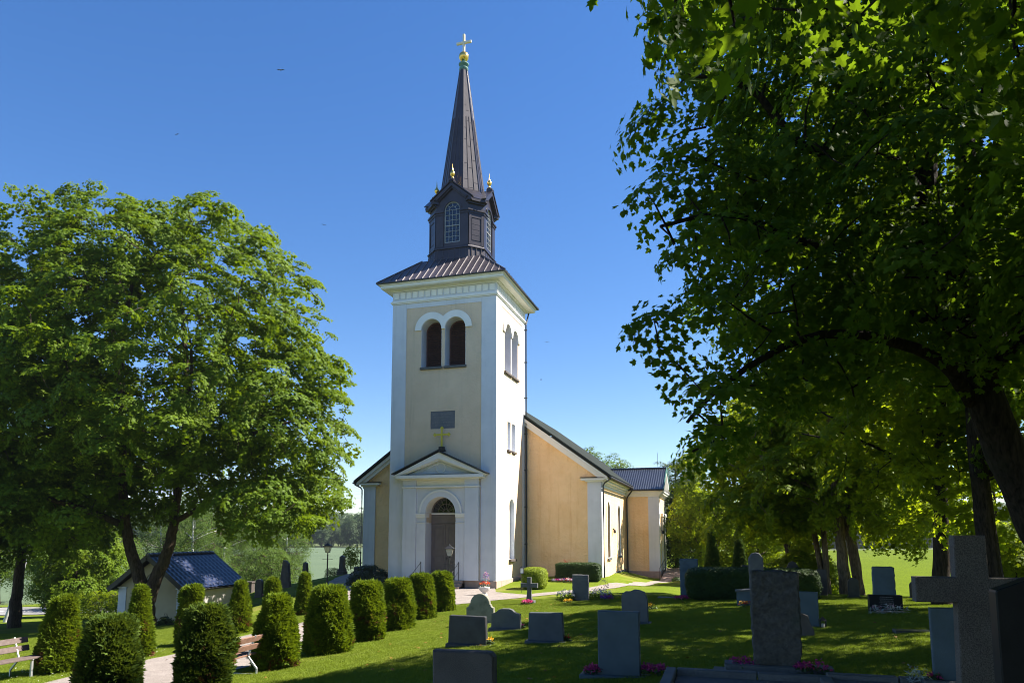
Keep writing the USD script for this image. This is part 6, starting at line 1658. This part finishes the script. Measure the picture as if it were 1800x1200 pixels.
t = thing('gravestone', 'pale boxy gravestone behind the narrow thuja at the tomb house', 'gravestone', B)
part(t, 'stone', bbx(-.32, .32, -.2, .2, -.3, .66, .02), granite_brown)
part(t, 'cap', bbx(-.37, .37, -.24, .24, .66, .78, .02), granite_brown)

# grave plot with a stone kerb at the bottom edge
B = at(2.95, 9.6)
t = thing('grave_plot', 'gravel grave plot with grey stone kerbs at the bottom edge', 'grave plot', B)
part(t, 'plot_gravel', bbx(-.82, 1.12, -1.2, .92, -.1, .035, .004), plot_gravel)
for k, (x0, x1, y0, y1) in enumerate(((-.98, -.83, -1.2, 1.05), (-.82, .30, .93, 1.07), (.315, 1.3, .93, 1.07), (1.13, 1.28, -1.2, .92))):
    part(t, 'kerb_stone', bbx(x0, x1, y0, y1, -.12, .13, .012), granite_grey)
B = at(4.45, 9.35)
t = thing('grave_plot', 'second kerbed grave plot along the bottom edge before the rough-hewn stone', 'grave plot', B)
part(t, 'plot_gravel', bbx(-.28, 1.6, -1.2, .75, -.1, .03, .004), plot_gravel)
for k, (x0, x1, y0, y1) in enumerate(((-.28, .62, .76, .90), (.635, 1.7, .76, .90))):
    part(t, 'kerb_stone', bbx(x0, x1, y0, y1, -.12, .10, .012), granite_grey)
B = at(px(1635, 10.0), 9.55)
t = thing('grave_kerb', 'low stone kerb in front of the slab left of the large cross', 'kerb', B)
part(t, 'kerb_stone', bbx(-.45, .5, -.05, .05, -.1, .06, .01), granite_grey)

# flowers at the graves
def fl(label, x, d, rad, h, mats, **k):
    b = at(px(x, d), d); return flowers(label, b, rad, h, mats, **k)
fl('yellow flowers right of the black slab', 861, 17.3, .10, .16, [yellow], n=14)
fl('dark pink flower beside the low grey gravestone', 916, 20.8, .08, .14, [magenta], n=9)
fl('red flower at the right foot of the dark blue-grey slab', 993, 17.0, .07, .14, [red], n=9)
fl('pink flower clump left of the tall blue-grey upright stone', 1040, 11.7, (.16, .12), .20, [magenta, pink], n=26)
fl('pink flower clump right of the tall blue-grey upright stone', 1143, 11.5, (.28, .14), .17, [magenta, pink], n=34)
fl('pink flowers at the foot of the small stone cross', 926, 30.0, (.26, .2), .20, [pink, pink], n=22, size=.06)
fl('yellow pansies before the stone with pink edges', 996, 29.6, (.22, .15), .16, [yellow], n=22, size=.06)
fl('white flowers left of the stone with pink edges', 994, 30.6, (.38, .3), .48, [whitep], n=44, size=.07, leaf=maple_leaf, lsize=.13, ng=160)
fl('white flowers right of the stone with pink edges', 1052, 30.8, (.55, .3), .46, [whitep], n=60, size=.07, leaf=maple_leaf, lsize=.13, ng=200)
fl('magenta flowers right of the white ones', 1064, 29.6, (.26, .2), .24, [magenta, violet], n=28, size=.06)
fl('tall pale spires of flowers by the path at the nave corner', 1060, 33.5, (.25, .1), .95, [pinkpale], n=20, size=.05, ng=24)
fl('yellow-green flowers in front of the rounded grey stone', 1139, 23.5, (.22, .14), .18, [yellow], n=12)
fl('pink flowers beside the hedge', 1195, 27.0, (.30, .18), .18, [magenta, pink], n=26, size=.055)
fl('red and yellow flowers before the low pale gravestone', 1306, 22.8, (.24, .12), .20, [red, yellow], n=16)
fl('pink flowers left on the plinth of the rough-hewn stone', 1298, 11.2, (.26, .1), .26, [pink, magenta], n=18)
fl('pink flowers right on the plinth of the rough-hewn stone', 1415, 10.75, (.26, .1), .22, [pink, magenta], n=18)
fl('silver leaves and white flowers before the dark inscribed base', 1550, 19.5, (.46, .16), .24, [whitep, pinkpale], n=16, leaf=silver_leaf, lsize=.12, ng=130, kind='lance')
fl('silver-leaved plant left of the slab by the large cross', 1596, 9.8, (.16, .12), .22, [silver_leaf], n=8, leaf=silver_leaf, lsize=.10, ng=80, kind='lance')
fl('pink flowers left of the slab by the large cross', 1622, 9.75, (.10, .10), .17, [pink], n=10)
fl('pale pink flowers by the small round-topped stone on the slope', 473, 49.5, (.25, .2), .25, [rose], n=14, size=.08)
b = np.array([6.55, 4.9, gz(6.55, 4.9)])
flowers('climbing red and pink roses between the two clipped hedges', b, (.38, .25), 1.1, [red, rose], n=22, size=.10, ng=120, leaf=maple_leaf)
b = np.array([7.2, 3.35, gz(7.2, 3.35)])
flowers('white and violet bedding flowers along the foot of the green hedge', b, (1.15, .25), .22, [whitep, violet, red], n=70, size=.06, ng=220)
B = at(px(1436, 17.2), 17.2)
t = thing('grave_lantern', 'small dark grave lantern beside the blue-grey slab', 'lantern', B)
part(t, 'frame', cat(bx(-.07, .07, -.07, .07, 0, .02), *[bx(sx * .06 - .008, sx * .06 + .008, sy * .06 - .008, sy * .06 + .008, .02, .17) for sx in (-1, 1) for sy in (-1, 1)]), black_iron)
part(t, 'roof', hull([(sx * .09, sy * .09, .17) for sx in (-1, 1) for sy in (-1, 1)] + [(0, 0, .27)]), black_iron)
part(t, 'candle', lathe([(.001, .02), (.035, .02), (.035, .10), (.001, .10)], 10), whitep)
# watering can by the tomb house
B = at(px(303, 36.4), 36.4)
t = thing('watering_can', 'green watering can by the corner of the tomb house', 'can', B)
part(t, 'can', lathe([(.001, 0), (.17, 0), (.16, .36), (.10, .42), (.001, .42)], 14), plain('can_green', (.02, .06, .03), .5), True)
part(t, 'spout', tube([(.14, 0, .08), (.36, 0, .36)], .025, 6), plain('can_spout', (.02, .06, .03), .5))
part(t, 'handle', tube([(-.05, 0, .42), (-.1, 0, .55), (.05, 0, .55), (.08, 0, .42)], .014, 6), black_iron)

# a few fallen leaves and daisies on the grass
rq = np.random.default_rng(88)
lq, dq = rq.uniform(-9, 9, 260), rq.uniform(8, 30, 260)
xq = EYE[0] + lq * RH[0] + dq * FH[0]; yq = EYE[1] + lq * RH[1] + dq * FH[1]
zq = ground(xq, yq) + .035
nq = np.stack([rq.normal(0, .3, 260), rq.normal(0, .3, 260), np.ones(260)], 1)
fm = usdkit.mesh(stage, '/World/fallen_leaves', place_leaves(leaf_shape('maple_lite'), np.c_[xq, yq, zq], nq, rq.normal(size=(260, 3)), rq.uniform(.05, .10, 260)), leaf_look('fallen_leaf', (.20, .09, .02), (.30, .20, .04), (.2, .12, .02), .2, .7))
tag(fm, label='brown leaves scattered on the lawn', cat='fallen leaves', kind='stuff')
lq, dq = rq.uniform(-12.5, -9.5, 420), rq.uniform(13, 22, 420)
xq = EYE[0] + lq * RH[0] + dq * FH[0]; yq = EYE[1] + lq * RH[1] + dq * FH[1]
ok_ = ~shapely.contains_xy(_pathpoly.buffer(.1), xq, yq)
xq, yq = xq[ok_], yq[ok_]; n_ = len(xq)
dm = usdkit.mesh(stage, '/World/daisies', place_leaves(leaf_shape('oval'), np.c_[xq, yq, ground(xq, yq) + .05], np.c_[rq.normal(0, .2, n_), rq.normal(0, .2, n_), np.ones(n_)], rq.normal(size=(n_, 3)), rq.uniform(.025, .04, n_)), whitep)
tag(dm, label='tiny white daisies in the grass by the left bench', cat='daisies', kind='stuff')

# ------------------------------------------------------------------ birds, wires
def bird(label, lat, d, z, s, rot):
    t = thing('bird', label, 'bird', V3(lat, d, z), rot)
    part(t, 'body', lathe([(.001, -.10), (.03, -.05), (.035, .02), (.02, .08), (.001, .11)], 8).apply_transform(trimesh.transformations.rotation_matrix(math.pi / 2, [0, 1, 0])).apply_scale(s), black_iron)
    for k in (-1, 1):
        part(t, 'wing', trimesh.Trimesh(np.array([(-.05, k * .02, 0), (.05, k * .02, 0), (.03, k * .16, .05), (-.04, k * .30, .03), (-.07, k * .14, .04)]) * s, [[0, 1, 2], [0, 2, 4], [4, 2, 3]], process=False), black_iron)
for lb, x, y, d, s in (('dark bird high in the sky left of the spire', 465, 72, 50, 1.3), ('tiny bird in the sky above the left maple', 276, 200, 60, 1.0), ('tiny bird in the sky between the maple and the lantern', 555, 375, 62, 1.0), ('bird flying just right of the tower windows', 963, 595, 60, 1.1), ('bird right of the tower below the windows', 952, 664, 64, 1.0), ('bird at the edge of the tower roof', 938, 528, 50, .9)):
    zz = EYE[2] + (936.4 - y) / 1244.34 * d
    bird(lb, px(x, d), d, zz, s * .8, x * .7)
wire = []
for k in range(4):
    z = 14.5 + k * 1.25
    la = np.linspace(-150, 40, 40)
    P = [V3(a, 230 - .02 * a, z + .0009 * (a + 55) ** 2 * .35) for a in la]
    wire.append(P)
for k, P in enumerate(wire):
    t = thing('power_line', ['lowest overhead wire beyond the field', 'second overhead wire from below beyond the field', 'third overhead wire from below beyond the field', 'topmost overhead wire beyond the field'][k], 'wire', P[0])
    part(t, 'cable', tube(np.array(P) - P[0], .035, 4, False), plain('cable_grey' + 'abcd'[k], (.3, .3, .32), .6))

# ------------------------------------------------------------------ mown grass near the viewer
def sward(seed, n, size, h):
    r = np.random.default_rng(seed)
    p = np.stack([r.uniform(-size / 2, size / 2, n), r.uniform(-size / 2, size / 2, n), np.zeros(n)], 1)
    a = r.uniform(0, 6.28, n); w = r.uniform(.0025, .0045, n); l = h * r.uniform(.5, 1.25, n)
    s = np.stack([np.cos(a), np.sin(a), np.zeros(n)], 1)
    lean = np.stack([r.normal(0, .45, n), r.normal(0, .45, n), np.ones(n)], 1)
    V = np.stack([p - s * w[:, None] - [0, 0, .01], p + s * w[:, None] - [0, 0, .01], p + lean * l[:, None]], 1)
    return trimesh.Trimesh(V.reshape(-1, 3), (np.arange(n * 3)).reshape(n, 3), process=False)
sw_near = [sward(700 + k, 900, .6, .038) for k in range(4)]
rr = np.random.default_rng(71)
cells = []
for d in np.arange(5.0, 34, .5):
    lim = .78 * d + 1
    for la in np.arange(-lim, lim, .5):
        cells.append((la + rr.uniform(-.12, .12), d + rr.uniform(-.12, .12)))
cells = np.array(cells)
xy = np.stack([EYE[0] + cells[:, 0] * RH[0] + cells[:, 1] * FH[0], EYE[1] + cells[:, 0] * RH[1] + cells[:, 1] * FH[1]], 1)
ok = ~shapely.contains_xy(_pathpoly.buffer(.10), xy[:, 0], xy[:, 1])
la_, dd_ = cells[:, 0], cells[:, 1]
ok &= ~((la_ > 2.0) & (la_ < 4.4) & (dd_ < 10.7) & (dd_ > 8.2)) & ~((la_ > 4.1) & (la_ < 6.3) & (dd_ < 10.35) & (dd_ > 8.2))
xy, cells = xy[ok], cells[ok]
z = ground(xy[:, 0], xy[:, 1])
e = .2
nx_ = -(ground(xy[:, 0] + e, xy[:, 1]) - ground(xy[:, 0] - e, xy[:, 1])) / (2 * e)
ny_ = -(ground(xy[:, 0], xy[:, 1] + e) - ground(xy[:, 0], xy[:, 1] - e)) / (2 * e)
q = quat_from_z(np.stack([nx_, ny_, np.ones(len(xy))], 1), rr.uniform(0, 6.28, len(xy)))
gpth = instancer('/World', 'mown_grass', sw_near, grass_blade, np.c_[xy, z], q, np.ones(len(xy)), rr.integers(0, 4, len(xy)))
tag(stage.GetPrimAtPath(gpth), label='short mown grass of the churchyard lawn', cat='grass', kind='stuff')

# ------------------------------------------------------------------ the summer air between the viewer and the far woods
hz = trimesh.creation.box([1500, 1500, 56.0])
hz.apply_translation([EYE[0] + 300 * FH[0], EYE[1] + 300 * FH[1], -8.0 + 28.0 + 1.0])
air = usdkit.material(stage, '/World/Looks/thin_air', {'v': ('principled_volume', {'color': (0.80, 0.90, 1.0), 'density': 0.00011, 'anisotropy': 0.3})}, [], volume='v.volume')
hm = usdkit.mesh(stage, '/World/haze', hz, air)
tag(hm, kind='stuff')
